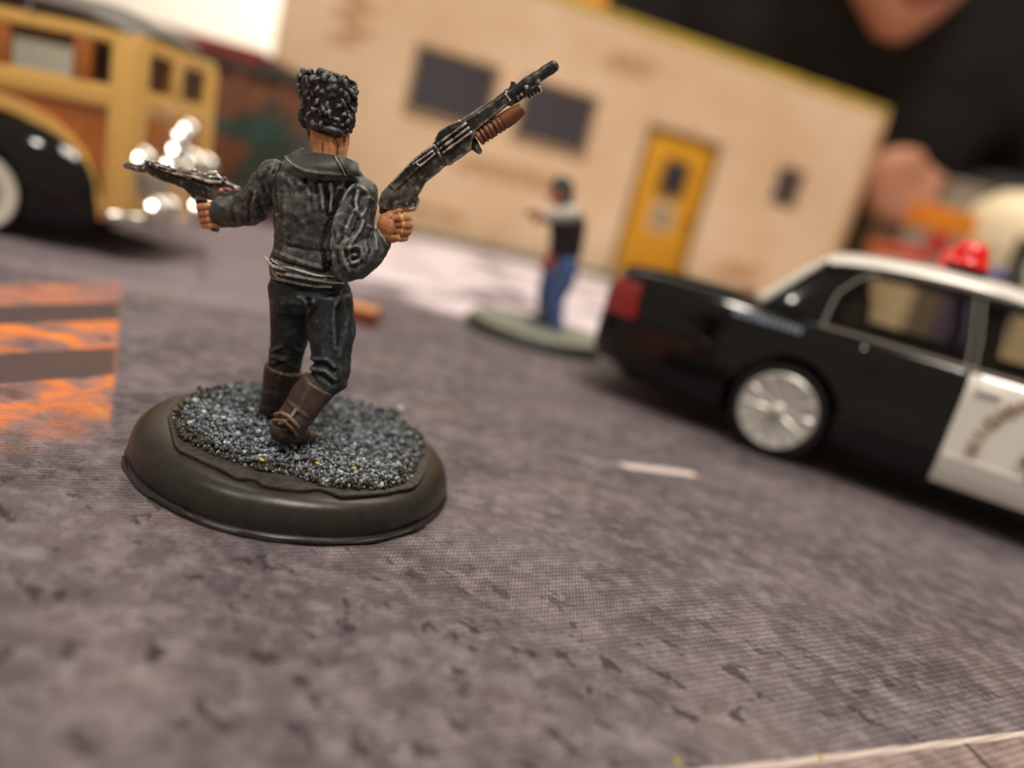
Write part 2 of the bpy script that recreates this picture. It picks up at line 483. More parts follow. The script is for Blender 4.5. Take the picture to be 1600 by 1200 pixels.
# building
def ply():
    m, b = begin('plywood'); c = coords(); x, y, z = xyz(c)
    n = noise(c, .12, 4, .6); g = noise(vec(x*.5, y, z*4), .9, 5, .6)
    col = mixc(sstep(n, .3, .7), lin((226, 194, 156)), lin((240, 214, 180)))
    col = mixc(sstep(g, .45, .75)*.35, col, lin((196, 152, 108)))
    st = noise(c, .35, 3)
    col = mixc(sstep(st, .56, .72)*.3, col, lin((206, 150, 104)))
    feed(b, color=col, rough=.75)
ply()
plain('ply_brick', (206, 166, 124), .75, var=.1, scale=2)
plain('ply_dark', (168, 136, 98), .75)
plain('roof_edge', (206, 178, 68), .7, var=.15, scale=.6)
plain('door_yellow', (222, 158, 26), .5, var=.06, scale=1)
plain('door_trim', (118, 92, 44), .6)
plain('slat_dark', (84, 80, 86), .45)
plain('pane_dark', (44, 42, 50), .08, coat=.6)
plain('pane_blue', (60, 76, 110), .15, coat=.6)
plain('notice_paper', (206, 182, 140), .7)
plain('notice_ink', (96, 88, 84), .7)
plain('plinth_green', (92, 94, 86), .7, var=.2, scale=.8)
def rusty():
    m, b = begin('rusty_green'); c = coords(); n = noise(c, .45, 3, .55); n2 = noise(c, .7, 3)
    col = mixc(sstep(n, .46, .52), lin((52, 62, 50)), lin((122, 72, 46)))
    col = mixc(sstep(n2, .55, .62), col, lin((36, 78, 70)))
    feed(b, color=col, rough=.65)
rusty()
plain('dumpster_dark', (60, 62, 50), .6, var=.2, scale=1)
plain('lid_red', (150, 48, 44), .5, var=.2, scale=.6)
plain('token_wood', (206, 146, 92), .6, var=.12, scale=3)
plain('token_edge', (130, 64, 28), .6)
plain('shirt_black', (38, 35, 33), .85, var=.2, scale=.12)
plain('real_skin', (204, 142, 112), .55, var=.06, scale=.4)
plain('lips', (160, 70, 68), .4)
plain('eye_white', (230, 226, 220), .2)
plain('eye_dark', (40, 30, 24), .2)
plain('brown_hair', (50, 34, 24), .5)
plain('orange_card', (236, 142, 26), .5)
plain('red_card', (200, 48, 40), .5)
plain('grey_card', (150, 138, 122), .6)
plain('cream_plastic', (240, 226, 190), .4, var=.02)
plain('brown_card', (86, 62, 40), .7, var=.3, scale=.5)
plain('bottle_green', (38, 44, 36), .2, coat=.6)
plain('blue_card', (98, 98, 160), .5)
plain('terracotta', (196, 108, 58), .6)
# ---------------------------------------------------------------- setting
tag(link('wall_back', MB().box((-420, 330, -75), (420, 336, 260)).me(smooth=False), 'room_wall'), kind='structure')
tag(link('floor', MB().box((-420, -200, -78), (420, 330, -75)).me(smooth=False), 'room_floor'), kind='structure')
t = root('gaming_table', 'large wooden table under the printed gaming mat', 'table', (0, 30, -75))
link('table_top', MB().box((-75, -20, -3.5), (75, 68, -.21), bev=.3).me(), 'table_wood', t, world=True)
for sx in (-70, 70):
    for sy in (-15, 62): link('leg', MB().box((sx-3, sy-3, -75), (sx+3, sy+3, -3.5), bev=.3).me(), 'table_wood', t, world=True)
g = link('game_mat', MB().box((-72, -18, -.2), (72, 64, 0)).me(smooth=False), 'printed_road')
tag(g, 'cloth gaming mat printed with grey cracked asphalt road lying under every model', 'mat')
# crumbs on the mat
for (px, py) in ((1282, 1183), (1057, 1192)):
    p = gnd(px, py)
    o = link('crumb', MB().ball((0, 0, 0), (.05, .018, .014), rot=(0, .1, 1.0 if px > 1100 else -.6), sub=2).me(), 'tuft_yellow')
    o.location = p+np.array([0, 0, .014])
    tag(o, 'tiny yellow crumb ' + ('on the pale kerb line' if px > 1100 else 'left of the kerb line at the near edge'), 'crumb')
# ---------------------------------------------------------------- main painted miniature
YF = 9.2
def P(x, y, o=0.0): return Vector(at(x, y, YF+o))
PX = 1/127.0                                     # cm per photo pixel at the figure
BC = Vector((-2.5, 9.4, 0))
fig = root('miniature_figure', 'painted miniature man in dark jacket holding shotgun and pistol on black base', 'figurine', BC)
def ring(l, r, o, b, n=28, e=2.0, tilt=0.0):
    """horizontal-ish ellipse between two outline points l, r (pixels), depth half-size b (cm)"""
    a, c = P(l[0], l[1], o-tilt), P(r[0], r[1], o+tilt); m = (a+c)/2; ax = (c-a)/2
    out = []
    for k in range(n):
        t = 2*pi*k/n; ct, st = cos(t), sin(t)
        u = abs(ct)**(2/e)*(1 if ct >= 0 else -1); v = abs(st)**(2/e)*(1 if st >= 0 else -1)
        out.append(m + ax*u + Vector((0, b*v, 0)))
    return out
def capped(mb, rs):
    """loft with rounded ends"""
    def shrink(r, q, f): c = sum(r, Vector())/len(r); return [c+q+(p-c)*f for p in r]
    c0 = sum(rs[0], Vector())/len(rs[0]); c1 = sum(rs[1], Vector())/len(rs[1])
    e0 = sum(rs[-1], Vector())/len(rs[-1]); e1 = sum(rs[-2], Vector())/len(rs[-2])
    rs = [shrink(rs[0], (c0-c1).normalized()*.04, .6)]+rs+[shrink(rs[-1], (e0-e1).normalized()*.04, .6)]
    mb.rings(rs)

# base: moulded lipped puck
prof = [(1.90, 0), (2.0, .0), (2.04, .025), (2.03, .055), (1.985, .075), (1.985, .10), (2.0, .17), (1.985, .26), (1.95, .36), (1.89, .425), (1.80, .465), (1.62, .485), (1.3, .49), (0, .49)]
R = MB(); ringsR = []
for r, z in prof:
    ringsR.append([Vector(((r+.012*sin(3*a+z*9)+.008*sin(7*a))*cos(a), (r+.012*sin(3*a+z*9)+.008*sin(7*a))*sin(a), z)) for a in [2*pi*k/128 for k in range(128)]])
R.rings(ringsR); link('base', R.me(angle=60), 'black_plastic', fig)
# glossy varnish bead along the lower lip
bead = [Vector(((2.03)*cos(a), 2.03*sin(a), .045+.010*sin(9*a))) for a in np.linspace(radians(-150), radians(-20), 60)]
link('varnish_bead', MB().tube(bead, [.02+.008*sin(i*.7) for i in range(60)], 8).me(), 'base_varnish', fig)
# texture paste and gravel
gpoly = [(269,649),(291,627),(315,614),(349,607),(369,597),(406,592),(460,600),(517,622),(568,627),(622,641),(652,678),(663,705),(652,762),(602,766),(544,766),(501,759),(450,742),(399,735),(325,708),(281,685)]
ppoly = [(262,650),(288,622),(345,602),(406,588),(470,596),(530,618),(628,638),(658,676),(670,712),(661,760),(630,774),(602,780),(558,783),(530,776),(501,767),(467,768),(416,761),(396,751),(372,749),(345,736),(298,714),(273,697)]
def rim(q, rm):
    d = Vector((q[0]-BC.x, q[1]-BC.y)); L = d.length; k = min(1, rm/L); return Vector((BC.x+d.x*k, BC.y+d.y*k, q[2]))
pp = [rim(gnd(px, py, .49), 1.81) for px, py in ppoly]; pp = [Vector(q) for q in smoothline([tuple(q) for q in pp+[pp[0]]], 6)[:-1]]
mb = MB(); mb.prism([q-Vector((0, 0, .012)) for q in pp], (0, 0, .040), bev=.008)
link('texture_paste', mb.me(), 'paste', fig, world=True)
gp = np.array([rim(gnd(px, py, .52), 1.74)[:2] for px, py in gpoly])
def inside(x, y, poly):
    r = np.zeros(len(x), bool); j = len(poly)-1
    for i in range(len(poly)):
        xi, yi = poly[i]; xj, yj = poly[j]
        r ^= ((yi > y) != (yj > y)) & (x < (xj-xi)*(y-yi)/(yj-yi+1e-12)+xi); j = i
    return r
def stones(n, poly, smin, smax, seed, edge=False):
    rng = np.random.RandomState(seed)
    lo, hi = poly.min(0), poly.max(0); pts = []
    while len(pts) < n:
        q = lo+(hi-lo)*rng.rand(4*n, 2); q = q[inside(q[:, 0], q[:, 1], poly)]
        if edge:
            d = np.full(len(q), 9.)
            for a, b in zip(poly, np.roll(poly, -1, 0)):
                ab = b-a; t = np.clip(((q-a)@ab)/(ab@ab), 0, 1); d = np.minimum(d, np.hypot(*(q-a-t[:, None]*ab).T))
            q = q[d < .14]
        pts += list(q)
    pts = np.array(pts[:n])
    t = bmesh.new(); bmesh.ops.create_icosphere(t, subdivisions=2, radius=1)
    bv = np.array([v.co[:] for v in t.verts]); bf = np.array([[v.index for v in f.verts] for f in t.faces]); t.free()
    nv = len(bv); V = []; 
    for i in range(n):
        s = smin+(smax-smin)*rng.rand()**2
        A = np.linalg.qr(rng.randn(3, 3))[0]*np.array([1, .8, .62])
        W = (bv*(1+.22*rng.randn(nv, 1)*.6))@A.T*s
        zz = .515+.03*rng.rand()+.035*max(0, vn2[i % len(vn2)])
        V.append(W+np.array([pts[i, 0], pts[i, 1], zz+s*.2]))
    V = np.concatenate(V); F = (bf[None]+(np.arange(n)*nv)[:, None, None]).reshape(-1, 3)
    me = bpy.data.meshes.new('gravel'); me.vertices.add(len(V)); me.vertices.foreach_set('co', V.ravel())
    me.loops.add(F.size); me.loops.foreach_set('vertex_index', F.ravel()); me.polygons.add(len(F))
    me.polygons.foreach_set('loop_start', np.arange(len(F))*3); me.update(calc_edges=True); me.validate()
    me.polygons.foreach_set('use_smooth', [True]*len(F)); return me
vn2 = np.random.RandomState(3).randn(500)
tag(link('gravel', stones(4300, gp, .020, .040, 5), 'gravel_paint', fig, world=True), 'blue-grey dry-brushed grit', kind='stuff')
tag(link('dark_rubble', stones(1100, gp, .022, .042, 9, edge=True), 'rubble_dark', fig, world=True), 'dark brown grit round the rim of the gravel', kind='stuff')
for i, (px, py, s) in enumerate(((408, 718, .05), (496, 724, .035), (553, 732, .035))):
    p = Vector(gnd(px, py, .60)); link('yellow_flake', MB().ball(p, (s, s*.6, .02), rot=(0, 0, -.4), sub=2).me(), 'tuft_yellow', fig, world=True)
q = Vector(gnd(624, 645, .58)); link('large_grit', MB().ball(q+Vector((0, 0, .04)), (.06, .05, .08), sub=2).ball(q+Vector((-.06, .02, .0)), .055, sub=2).ball(q+Vector((-.13, .05, -.01)), .05, sub=2).me(), 'gravel_paint', fig, world=True)

# ---- body: one continuous skin (head, neck, trunk, arms, hands, legs); clothes go over it
def finger(mb, pts, r): mb.tube(pts, [r*1.05, r, r*.95, r*.85][:len(pts)], 10)
b = MB()
capped(b, [ring((489,246),(535,250),.02,.17), ring((486,228),(538,234),.04,.18), ring((486,210),(537,216),.08,.2), ring((484,190),(540,192),.12,.28)])
# skull, jaw, ears, nose
b.ball(P(513, 170, .16), (.255, .31, .30), sub=3)
b.ball(P(519, 205, .24), (.17, .19, .15), sub=3); b.ball(P(518, 216, .36), (.09, .08, .06), sub=2)
b.tube([P(516, 178, .44), P(516, 190, .49), P(516, 194, .47)], [.03, .04, .04], 8); b.tube([P(507, 204, .42), P(516, 204, .45), P(526, 204, .42)], [.02, .026, .02], 8)
b.tube([P(477,172,.1), P(474,184,.1), P(480,199,.12)], [.035, .042, .03], 10)
b.tube([P(549,180,.16), P(550,192,.16), P(546,204,.17)], [.03, .04, .028], 10)
b.tube([P(541,206,.14), P(541,222,.12), P(536,246,.05)], [.04, .045, .04], 10)     # neck tendon
b.tube([P(497,214,.0), P(500,240,-.04)], [.09, .10], 12)
b.tube([P(519,214,.0), P(516,244,-.04)], [.085, .09], 12)
capped(b, [ring((450,266),(560,290),.02,.18), ring((446,320),(548,330),.04,.25), ring((446,380),(530,390),.06,.22), ring((438,430),(528,445),.06,.22), ring((438,470),(534,475),.05,.25)])
b.tube([P(440,285), P(398,325,.12), P(362,332,.28), P(340,334,.34)], [.12, .10, .10, .12], 16)
b.tube([P(566,305), P(535,405,-.14), P(598,372,-.12)], [.11, .10, .11], 16)
b.tube([P(456,465), P(449,560,.05), P(430,640,.30)], [.17, .10, .08], 16)
b.tube([P(516,465), P(522,580,-.22), P(448,672,-.55)], [.17, .11, .08], 16)
# right hand round the shotgun grip: back of the hand towards us, knuckles at the right
b.tube([P(593,373,-.12), P(603,364,-.14), P(613,355,-.16)], [.11, .12, .13], 14)
b.tube([P(600,350,-.19), P(612,354,-.21), P(622,358,-.19)], [.12, .13, .12], 14, squash=((0, 1, 0), .75))
b.tube([P(604,366,-.18), P(614,368,-.19), P(624,366,-.17)], [.09, .09, .08], 12)
b.tube([P(600,343,-.16), P(612,341,-.19), P(624,341,-.18)], [.08, .08, .07], 12)
for i, (x1, y1, r) in enumerate(((636,340,.050),(638,350,.053),(636,360,.050),(631,370,.045))):
    b.tube([P(x1-20,y1+1,-.24), P(x1-8,y1+1,-.275), P(x1,y1+1,-.21), P(x1+2,y1+2,-.08), P(x1-10,y1+3,.04)], [r*.8, r*1.05, r*1.05, r*.95, r*.8], 10)
b.tube([P(600,343,-.12), P(610,334,-.18), P(624,328,-.19), P(636,322,-.15)], [.07, .055, .048, .04], 10)
# left hand round the pistol grip
b.tube([P(350,334,.3), P(338,334,.36), P(328,332,.38)], [.10, .12, .11], 14)
for i, (y0) in enumerate((322, 332, 342, 351)):
    r = (.048, .05, .048, .042)[i]; s = i*2
    b.tube([P(336+s,y0,.27), P(324+s,y0+1,.24), P(312+s,y0+2,.32), P(313+s,y0+2,.46), P(326+s,y0+1,.52)], [r*1.1, r*1.1, r, r*.9, r*.8], 10)
b.tube([P(340,322,.4), P(336,310,.46), P(326,303,.48)], [.055, .05, .04], 10)
body = sculpt(fuse(b, .0135, 2), [([(504,225),(503,243)], 2.6, -.010), ([(524,214),(529,228),(528,250)], 3.2, -.018), ([(516,218),(519,230),(520,244)], 3, .010), ([(325,320),(345,330)], 3, .01)], [(9, .006, 1)])
link('body', body, 'skin_paint', fig, world=True)
for ex in (505, 527): link('eye', MB().ball(P(ex, 184, .44), .03, sub=2).me(), 'eye_white', fig, world=True)

# ---- trousers
b = MB()
capped(b, [ring((424,428),(540,440),.03,.34), ring((421,445),(545,452),.02,.37), ring((422,468),(549,470),.0,.39), ring((425,484),(546,486),.02,.33)])
capped(b, [ring((423,462),(492,466),.06,.30), ring((423,482),(483,482),.07,.28), ring((424,505),(481,506),.08,.26), ring((424,530),(480,531),.09,.235), ring((423,548),(476,549),.10,.21), ring((420,562),(472,566),.12,.20), ring((417,572),(468,583),.14,.19), ring((417,588),(462,596),.17,.17)])
capped(b, [ring((484,462),(549,462),-.04,.31), ring((483,485),(551,483),-.07,.30), ring((482,505),(554,503),-.10,.285), ring((485,525),(554,523),-.13,.27), ring((488,545),(551,542),-.17,.245), ring((491,562),(548,560),-.20,.23), ring((490,578),(547,580),-.235,.22), ring((484,590),(541,604),-.28,.20), ring((482,596),(526,616),-.32,.18)])
tr = fuse(b, .017, 2)
S = []
for l, wd, h in [([(424,548),(441,540)],3,.022), ([(424,556),(445,562)],3,.02), ([(462,542),(476,553)],3,.022), ([(430,566),(440,562),(460,572)],3,.016), ([(423,575),(445,566)],3,-.02), ([(432,552),(455,556)],3,-.012),
                 ([(490,560),(512,562),(522,572)],3.4,.03), ([(490,567),(508,571),(520,580)],2.6,-.03), ([(488,576),(508,580),(524,592)],3.4,.03), ([(500,586),(520,600)],2.4,-.025), ([(530,575),(536,600)],4,.018),
                 ([(531,458),(528,470),(524,476)],3,.02), ([(536,472),(541,500),(538,530),(530,556)],3.4,.022), ([(528,480),(531,505),(528,540)],3.5,-.018), ([(524,470),(520,500),(524,545)],3,.016), ([(547,480),(549,520),(545,560)],3,-.01),
                 ([(483,482),(480,505),(482,530)],2.6,.018), ([(466,464),(478,472),(490,471)],2.6,.018), ([(482,468),(484,480)],3,-.05), ([(424,436),(470,450),(530,452)],2.6,-.018), ([(430,460),(445,470)],4,.01)]:
    S.append((l, wd, h))
sculpt(tr, [(l, wd*1.2, h) for l, wd, h in S], [(4, .014, 2), (9, .010, 3), (20, .004, 4)]); link('trousers', tr, 'trouser_paint', fig, world=True)

# ---- boots
def boot(shaft, foot, strap=None):
    b = MB(); capped(b, shaft)
    for c, ax, rz in foot: b.ball(P(*c), ax, rot=(0, 0, rz), sub=3)
    me = fuse(b, .016, 2); return me
bl = boot([ring((416,567),(471,586),.13,.215), ring((414,580),(469,592),.15,.21), ring((411,606),(459,612),.22,.19), ring((408,628),(452,632),.30,.175), ring((406,642),(452,646),.36,.19)],
          [((430,641,.36), (.19, .2, .10), 0), ((424,636,.62), (.15, .34, .10), .12), ((420,634,.85), (.13, .16, .08), .1)])
sculpt(bl, [([(418,566),(440,574),(469,588)], 3, .02), ([(412,612),(455,618)], 3, .012), ([(408,632),(452,638)], 2.6, -.015), ([(440,575),(428,640)], 4, .01)], [(6, .012, 5), (14, .005, 6)])
link('boot', bl, 'boot_paint', fig, world=True)
br = boot([ring((476,582),(526,615),-.32,.215), ring((470,590),(521,620),-.345,.21), ring((458,606),(509,635),-.40,.20), ring((446,625),(496,650),-.46,.19), ring((436,642),(486,664),-.52,.185), ring((428,658),(478,674),-.55,.18)],
          [((443,672,-.56), (.17, .18, .16), 0), ((458,678,-.40), (.16, .28, .12), -.35), ((474,684,-.15), (.15, .22, .10), -.35)])
sculpt(br, [([(478,583),(500,592),(524,612)], 3, .022), ([(450,626),(462,640),(480,650)], 3, .014), ([(440,640),(432,655)], 3, .012), ([(430,662),(446,668),(462,686)], 2.5, -.02), ([(480,610),(465,640)], 5, .012)], [(6, .012, 7), (14, .005, 8)])
o = link('boot', br, 'boot_paint', fig, world=True)
link('strap', MB().tube([P(430,648,-.66), P(440,645,-.74), P(450,650,-.77), P(460,660,-.77), P(466,668,-.72)], .026, 10).tube([P(462,640,-.64), P(456,650,-.74), P(447,659,-.77), P(436,662,-.74)], .022, 10).tube([P(428,656,-.68), P(444,657,-.77), P(456,668,-.76), P(464,680,-.66)], .022, 10).me(), 'boot_paint', o, world=True)

# ---- shirt hem showing in rolls under the jacket
b = MB()
for (l, m, r), rad in ((((413,401,-.12),(440,420,-.40),(503,437,-.36)), .026), (((419,408,-.16),(446,430,-.40),(498,441,-.36)), .024), (((422,416,-.12),(444,437,-.38),(488,446,-.36)), .026), (((430,414,-.3),(462,432,-.42),(508,440,-.36)), .022), (((424,404,-.2),(455,420,-.40),(496,431,-.38)), .022)):
    q = smoothline([tuple(P(*l)), tuple(P((l[0]*1.3+m[0]*.7)/2+2, (l[1]+m[1])/2+4, (l[2]*.6+m[2]*1.1)/2-.08)), tuple(P(*m)), tuple(P(*r)), tuple(P(r[0]+30, r[1]+2, -.25))], 6)
    b.tube(q, [rad*(.6+.4*sin(pi*i/(len(q)-1))+.1*sin(i*1.7)) for i in range(len(q))], 10)
b.rings([ring((421,404),(540,432),.02,.35), ring((424,432),(538,446),.02,.36)])
link('shirt_hem', fuse(b, .0105, 1), 'shirt_paint', fig, world=True)

# ---- jacket: trunk and both sleeves, one mesh
b = MB()
capped(b, [ring((462,244),(560,262),.0,.17), ring((436,256),(572,282),.0,.29,e=2.4), ring((427,275),(578,300),.0,.36,e=2.5), ring((428,300),(572,318),.0,.385,e=2.5), ring((431,332),(560,345),.01,.38,e=2.5), ring((433,362),(552,372),.02,.37,e=2.4), ring((429,388),(546,402),.02,.37,e=2.4), ring((424,400),(546,425),.02,.38,e=2.4), ring((425,408),(545,434),.02,.37,e=2.4)])
b.ball(P(430,276,.02), (.20, .24, .20), sub=3)
b.tube([P(434,278,.0), P(418,296,.06), P(398,316,.12), P(388,326,.17)], [.20, .215, .205, .185], 20)
b.tube([P(402,322,.12), P(385,328,.2), P(364,331,.28), P(345,332,.35)], [.195, .205, .195, .185], 20)
b.ball(P(563,306,-.02), (.22, .27, .23), sub=3)
b.tube([P(562,300,-.04), P(556,330,-.12), P(547,362,-.20), P(541,392,-.25), P(541,410,-.25)], [.215, .245, .27, .275, .25], 22)
b.tube([P(536,410,-.24), P(552,406,-.27), P(572,394,-.24), P(588,382,-.18), P(598,373,-.14)], [.235, .255, .215, .165, .135], 20)
b.tube([P(536,412,-.22), P(538,424,-.2)], [.22, .12], 16)
jk = fuse(b, .0165, 2)
JS = [([(436,256),(428,270),(427,292),(431,330)],3,-.035), ([(418,262),(409,280),(412,300)],3,-.018), ([(410,284),(420,298),(430,318)],3,.014),
      ([(392,304),(386,320),(390,346)],3,-.022), ([(400,300),(396,318),(402,342)],3,.016), ([(374,306),(370,325),(378,350)],3,.014), ([(366,308),(362,330),(368,352)],2.6,-.014), ([(405,318),(412,335),(408,350)],3,-.014),
      ([(546,284),(534,300),(524,322),(515,350),(510,385),(511,420)],4.5,-.05), ([(550,288),(538,306),(528,328),(519,352),(515,388)],3.2,.026),
      ([(447,268),(475,276),(505,282),(550,282)],5,-.02), ([(452,282),(460,292),(470,288)],4,.03), ([(466,284),(480,292),(484,304)],3.4,.03), ([(476,278),(478,292)],3,-.02),
      ([(500,288),(503,306),(505,326)],3,.03), ([(508,290),(511,312),(512,336)],3,-.035), ([(516,286),(518,308),(516,330)],3,.03), ([(524,288),(524,306),(520,322)],2.6,-.02), ([(492,286),(494,300)],3,-.02),
      ([(486,292),(488,330)],4,-.015), ([(446,290),(444,330),(446,380)],4,.012), ([(438,300),(440,360),(436,395)],3.5,-.012), ([(455,330),(475,345),(495,342)],4,.010), ([(450,365),(475,372),(500,378)],4,.012), ([(445,382),(470,388),(505,392)],3,-.012),
      ([(430,392),(450,402),(480,412),(505,418)],3,.020), ([(428,402),(450,411),(480,420),(510,426)],2.6,-.022), ([(438,376),(452,384),(470,386)],3,-.01),
      ([(560,290),(572,298),(580,312)],3,.02), ([(553,298),(548,312),(552,322)],3,-.022), ([(566,304),(562,318),(566,330)],3.4,-.024), ([(574,310),(572,326),(564,338)],3,.02), ([(558,300),(556,318),(558,330)],3,.018),
      ([(546,318),(540,330),(536,345)],3.2,-.022), ([(553,328),(546,345),(540,362)],3,.024), ([(530,336),(525,352),(528,368)],3,.018), ([(536,352),(546,358),(548,370),(538,380)],3.5,.02), ([(560,342),(556,356),(546,370)],3,-.026), ([(568,346),(562,360),(552,376),(543,388)],3,.026), ([(528,380),(534,372)],3,-.02),
      ([(546,388),(555,384),(564,387),(566,397),(560,408),(550,412)],2.6,.028), ([(551,394),(559,393),(559,402),(551,404)],2.4,-.03), ([(553,398),(556,399)],2.4,.03), ([(540,392),(541,404),(548,416),(556,418)],2.8,-.026), ([(536,396),(538,412),(546,424)],3,.022),
      ([(570,378),(573,390),(568,404)],2.6,.022), ([(577,370),(580,384),(578,396)],2.6,-.018), ([(585,364),(588,376),(588,388)],2.6,.018), ([(574,352),(586,356),(592,362)],2.6,.016), ([(520,400),(522,420),(530,430)],3.5,.016), ([(526,392),(528,410)],3,-.016),
      ([(590,358),(600,372),(607,386)],2.2,.016)]
JS = [(l, wd*1.15, h*1.0) for l, wd, h in JS]
sculpt(jk, JS, [(3.2, .014, 11), (6.5, .016, 12), (12, .008, 14), (24, .004, 13)])
link('jacket', jk, 'jacket_paint', fig, world=True)

# ---- folded collar
top = smoothline([(473,233),(480,239),(502,242),(524,245),(538,246),(550,252),(560,258)], 6)
bot = smoothline([(446,246),(456,257),(476,267),(500,271),(522,272.5),(538,273),(566,276)], 6)
n = len(top); V = []; F = []; K = 6
for i in range(n):
    s = i/(n-1); oT = -.12-.14*sin(pi*min(1, s*1.15)); oB = -.22-.22*sin(pi*min(1, .12+s*.95))
    for k in range(K+1):
        t = k/K; V.append(P(top[i][0]*(1-t)+bot[i][0]*t, top[i][1]*(1-t)+bot[i][1]*t, oT*(1-t)+oB*t-.05*sin(pi*t)))
for i in range(n-1):
    for k in range(K): F.append((i*(K+1)+k, (i+1)*(K+1)+k, (i+1)*(K+1)+k+1, i*(K+1)+k+1))
cm = baked(MB().raw(V, F).me(), [('SOLIDIFY', dict(thickness=.05, offset=0)), ('REMESH', dict(mode='VOXEL', voxel_size=.010, use_smooth_shade=True)), ('SMOOTH', dict(factor=.5, iterations=2))])
sculpt(cm, [([(447,246),(456,256),(476,266),(500,270),(537,272)], 2.2, .016), ([(524,246),(531,258),(538,272)], 2.0, .018), ([(528,247),(536,260),(542,273)], 1.8, -.02)], [(8, .006, 21)])
link('collar', cm, 'collar_paint', fig, world=True)
link('collar_stand', MB().rings([ring((478,238),(545,250),.0,.21), ring((470,250),(552,262),.0,.25)], cap=False).me(), 'collar_paint', fig, world=True)

# ---- curly flat-top hair
b = MB(); random.seed(4)
capped(b, [ring((482,206),(545,208),.10,.19), ring((477,190),(548,196),.12,.29), ring((477,168),(548,170),.13,.33), ring((475,148),(550,148),.13,.34,e=2.6), ring((475,132),(550,134),.13,.33,e=2.8), ring((480,124),(544,125),.13,.30,e=2.8)])
b.ball(P(475,178,.06), (.05, .09, .10), sub=2); b.tube([P(474,170,.05), P(473,184,.05), P(478,198,.07)], [.05, .055, .04], 10); b.tube([P(482,200,.06), P(482,214,.08)], [.03, .02], 8)
b.tube([P(548,170,.10), P(550,188,.10), P(546,202,.10)], [.04, .055, .04], 10)
b.ball(P(512, 203, -.06), (.215, .13, .075), sub=3); b.ball(P(512, 209, -.04), (.10, .11, .04), sub=2)
def lock(c, nrm, r, th):
    n_ = Vector(nrm).normalized(); u = n_.orthogonal().normalized(); u = (u*cos(a_ := random.random()*6.28)+n_.cross(u)*sin(a_)); v = n_.cross(u)
    tw = random.choice((-1, 1)); N = 7
    pts = [Vector(c) + (u*cos(tw*3.6*i/N)+v*sin(tw*3.6*i/N))*r*(1-.55*i/N) + n_*(-.01+.055*sin(pi*i/N*.85)) for i in range(N+1)]
    b.tube(pts, [th*(.55+.75*sin(pi*(i+.6)/(N+1.2))) for i in range(N+1)], 8)
for row, yy in enumerate((127, 136, 146, 156)):
    for k in range(15):
        a = 2*pi*(k+.5*(row % 2))/15+random.uniform(-.12, .12); c0 = P(513, yy+random.uniform(-3, 3), .13)
        d = Vector((cos(a), sin(a), 0)); lock(c0+Vector((d.x*.27, d.y*.30, 0)), d+Vector((0, 0, .25)), random.uniform(.05, .066), .026)
for row, yy in enumerate((166, 175, 185, 195)):
    for k in range(15):
        a = 2*pi*(k+.5*(row % 2))/15+random.uniform(-.12, .12)
        if sin(a) > .45: continue
        c0 = P(513, yy+random.uniform(-3, 3), .12); d = Vector((cos(a), sin(a), 0)); rr = (.265, .265, .255, .225)[row]
        lock(c0+Vector((d.x*rr, d.y*(rr+.03), 0)), d, random.uniform(.034, .05), .019)
for k in range(30):
    a = random.random()*6.28; r = sqrt(random.random())*.26; lock(P(513, 124, .13)+Vector((r*cos(a), r*sin(a)*1.1, random.uniform(-.01, .02))), (cos(a)*.4, sin(a)*.4, 1), random.uniform(.046, .06), .026)
link('hair', sculpt(fuse(b, .0095, 1), [], [(11, .012, 31)], back=False), 'hair_paint', fig, world=True)

# ---- shotgun in the right hand
def gun_prism(mb, pts, o, th, bev=.012):
    P0 = [P(x, y, o-th/2) for x, y in pts]; mb.prism(P0, (0, th, 0), bev=bev)
sg = link('shotgun', (lambda m: (gun_prism(m, [(589,318),(596,300),(613,280),(645,248),(677,227),(690,240),(697,256),(680,272),(662,286),(651,303),(648,320),(636,326),(613,328),(596,327)], -.16, .15, .02),
     gun_prism(m, [(606,290),(645,248),(678,224),(688,236),(655,262),(618,297)], -.16, .19, .015), sculpt(fuse(m, .010, 1), [([(646,256),(676,235)],2,.012)], [(8,.010,41),(16,.006,42)]))[-1])(MB()), 'gun_paint', fig, world=True)
m = MB(); gun_prism(m, [(677,219),(686,204),(716,194),(756,168),(790,144),(800,157),(765,186),(742,205),(736,232),(699,259)], -.15, .18, .015)
for off in (-8, 0, 8):
    m.tube([P(688+off*.55, 232+off*.85, -.255), P(732+off*.55, 200+off*.85, -.255)], .016, 8)
m.tube([P(686,208,-.22), P(718,189,-.22)], .022, 8); m.tube([P(722,190,-.2), P(792,144,-.2)], .022, 8)
m.tube([P(688,222,-.24), P(700,214,-.25), P(706,217,-.25), P(693,227,-.25), P(688,222,-.24)], .012, 8)
m.tube([P(650,254,-.265), P(676,236,-.265), P(680,240,-.265), P(656,260,-.265), P(650,254,-.265)], .011, 8)
m.tube([P(612,285,-.25), P(640,256,-.25), P(676,228,-.25)], .013, 8)
m.tube([P(740,220,-.12), P(745,232,-.12), P(750,238,-.12)], [.045, .05, .04], 10)
m.tube([P(676,224,-.2), P(686,240,-.25), P(697,258,-.2)], .014, 8)
link('receiver', sculpt(fuse(m, .010, 1), [], [(10,.008,43)]), 'gun_paint', sg, world=True)
m = MB(); m.tube([P(784,156,-.14), P(868,102,-.14)], [.062, .066], 16); m.tube([P(796,160,-.14), P(838,133,-.14)], [.05, .05], 14)
m.tube([P(792,145,-.14), P(798,141,-.14), P(802,128,-.14)], [.05, .035, .02], 8); m.ball(P(801,129,-.14), .03, sub=2)
m.tube([P(838,118,-.17), P(866,100,-.17)], .03, 8)
random.seed(8)
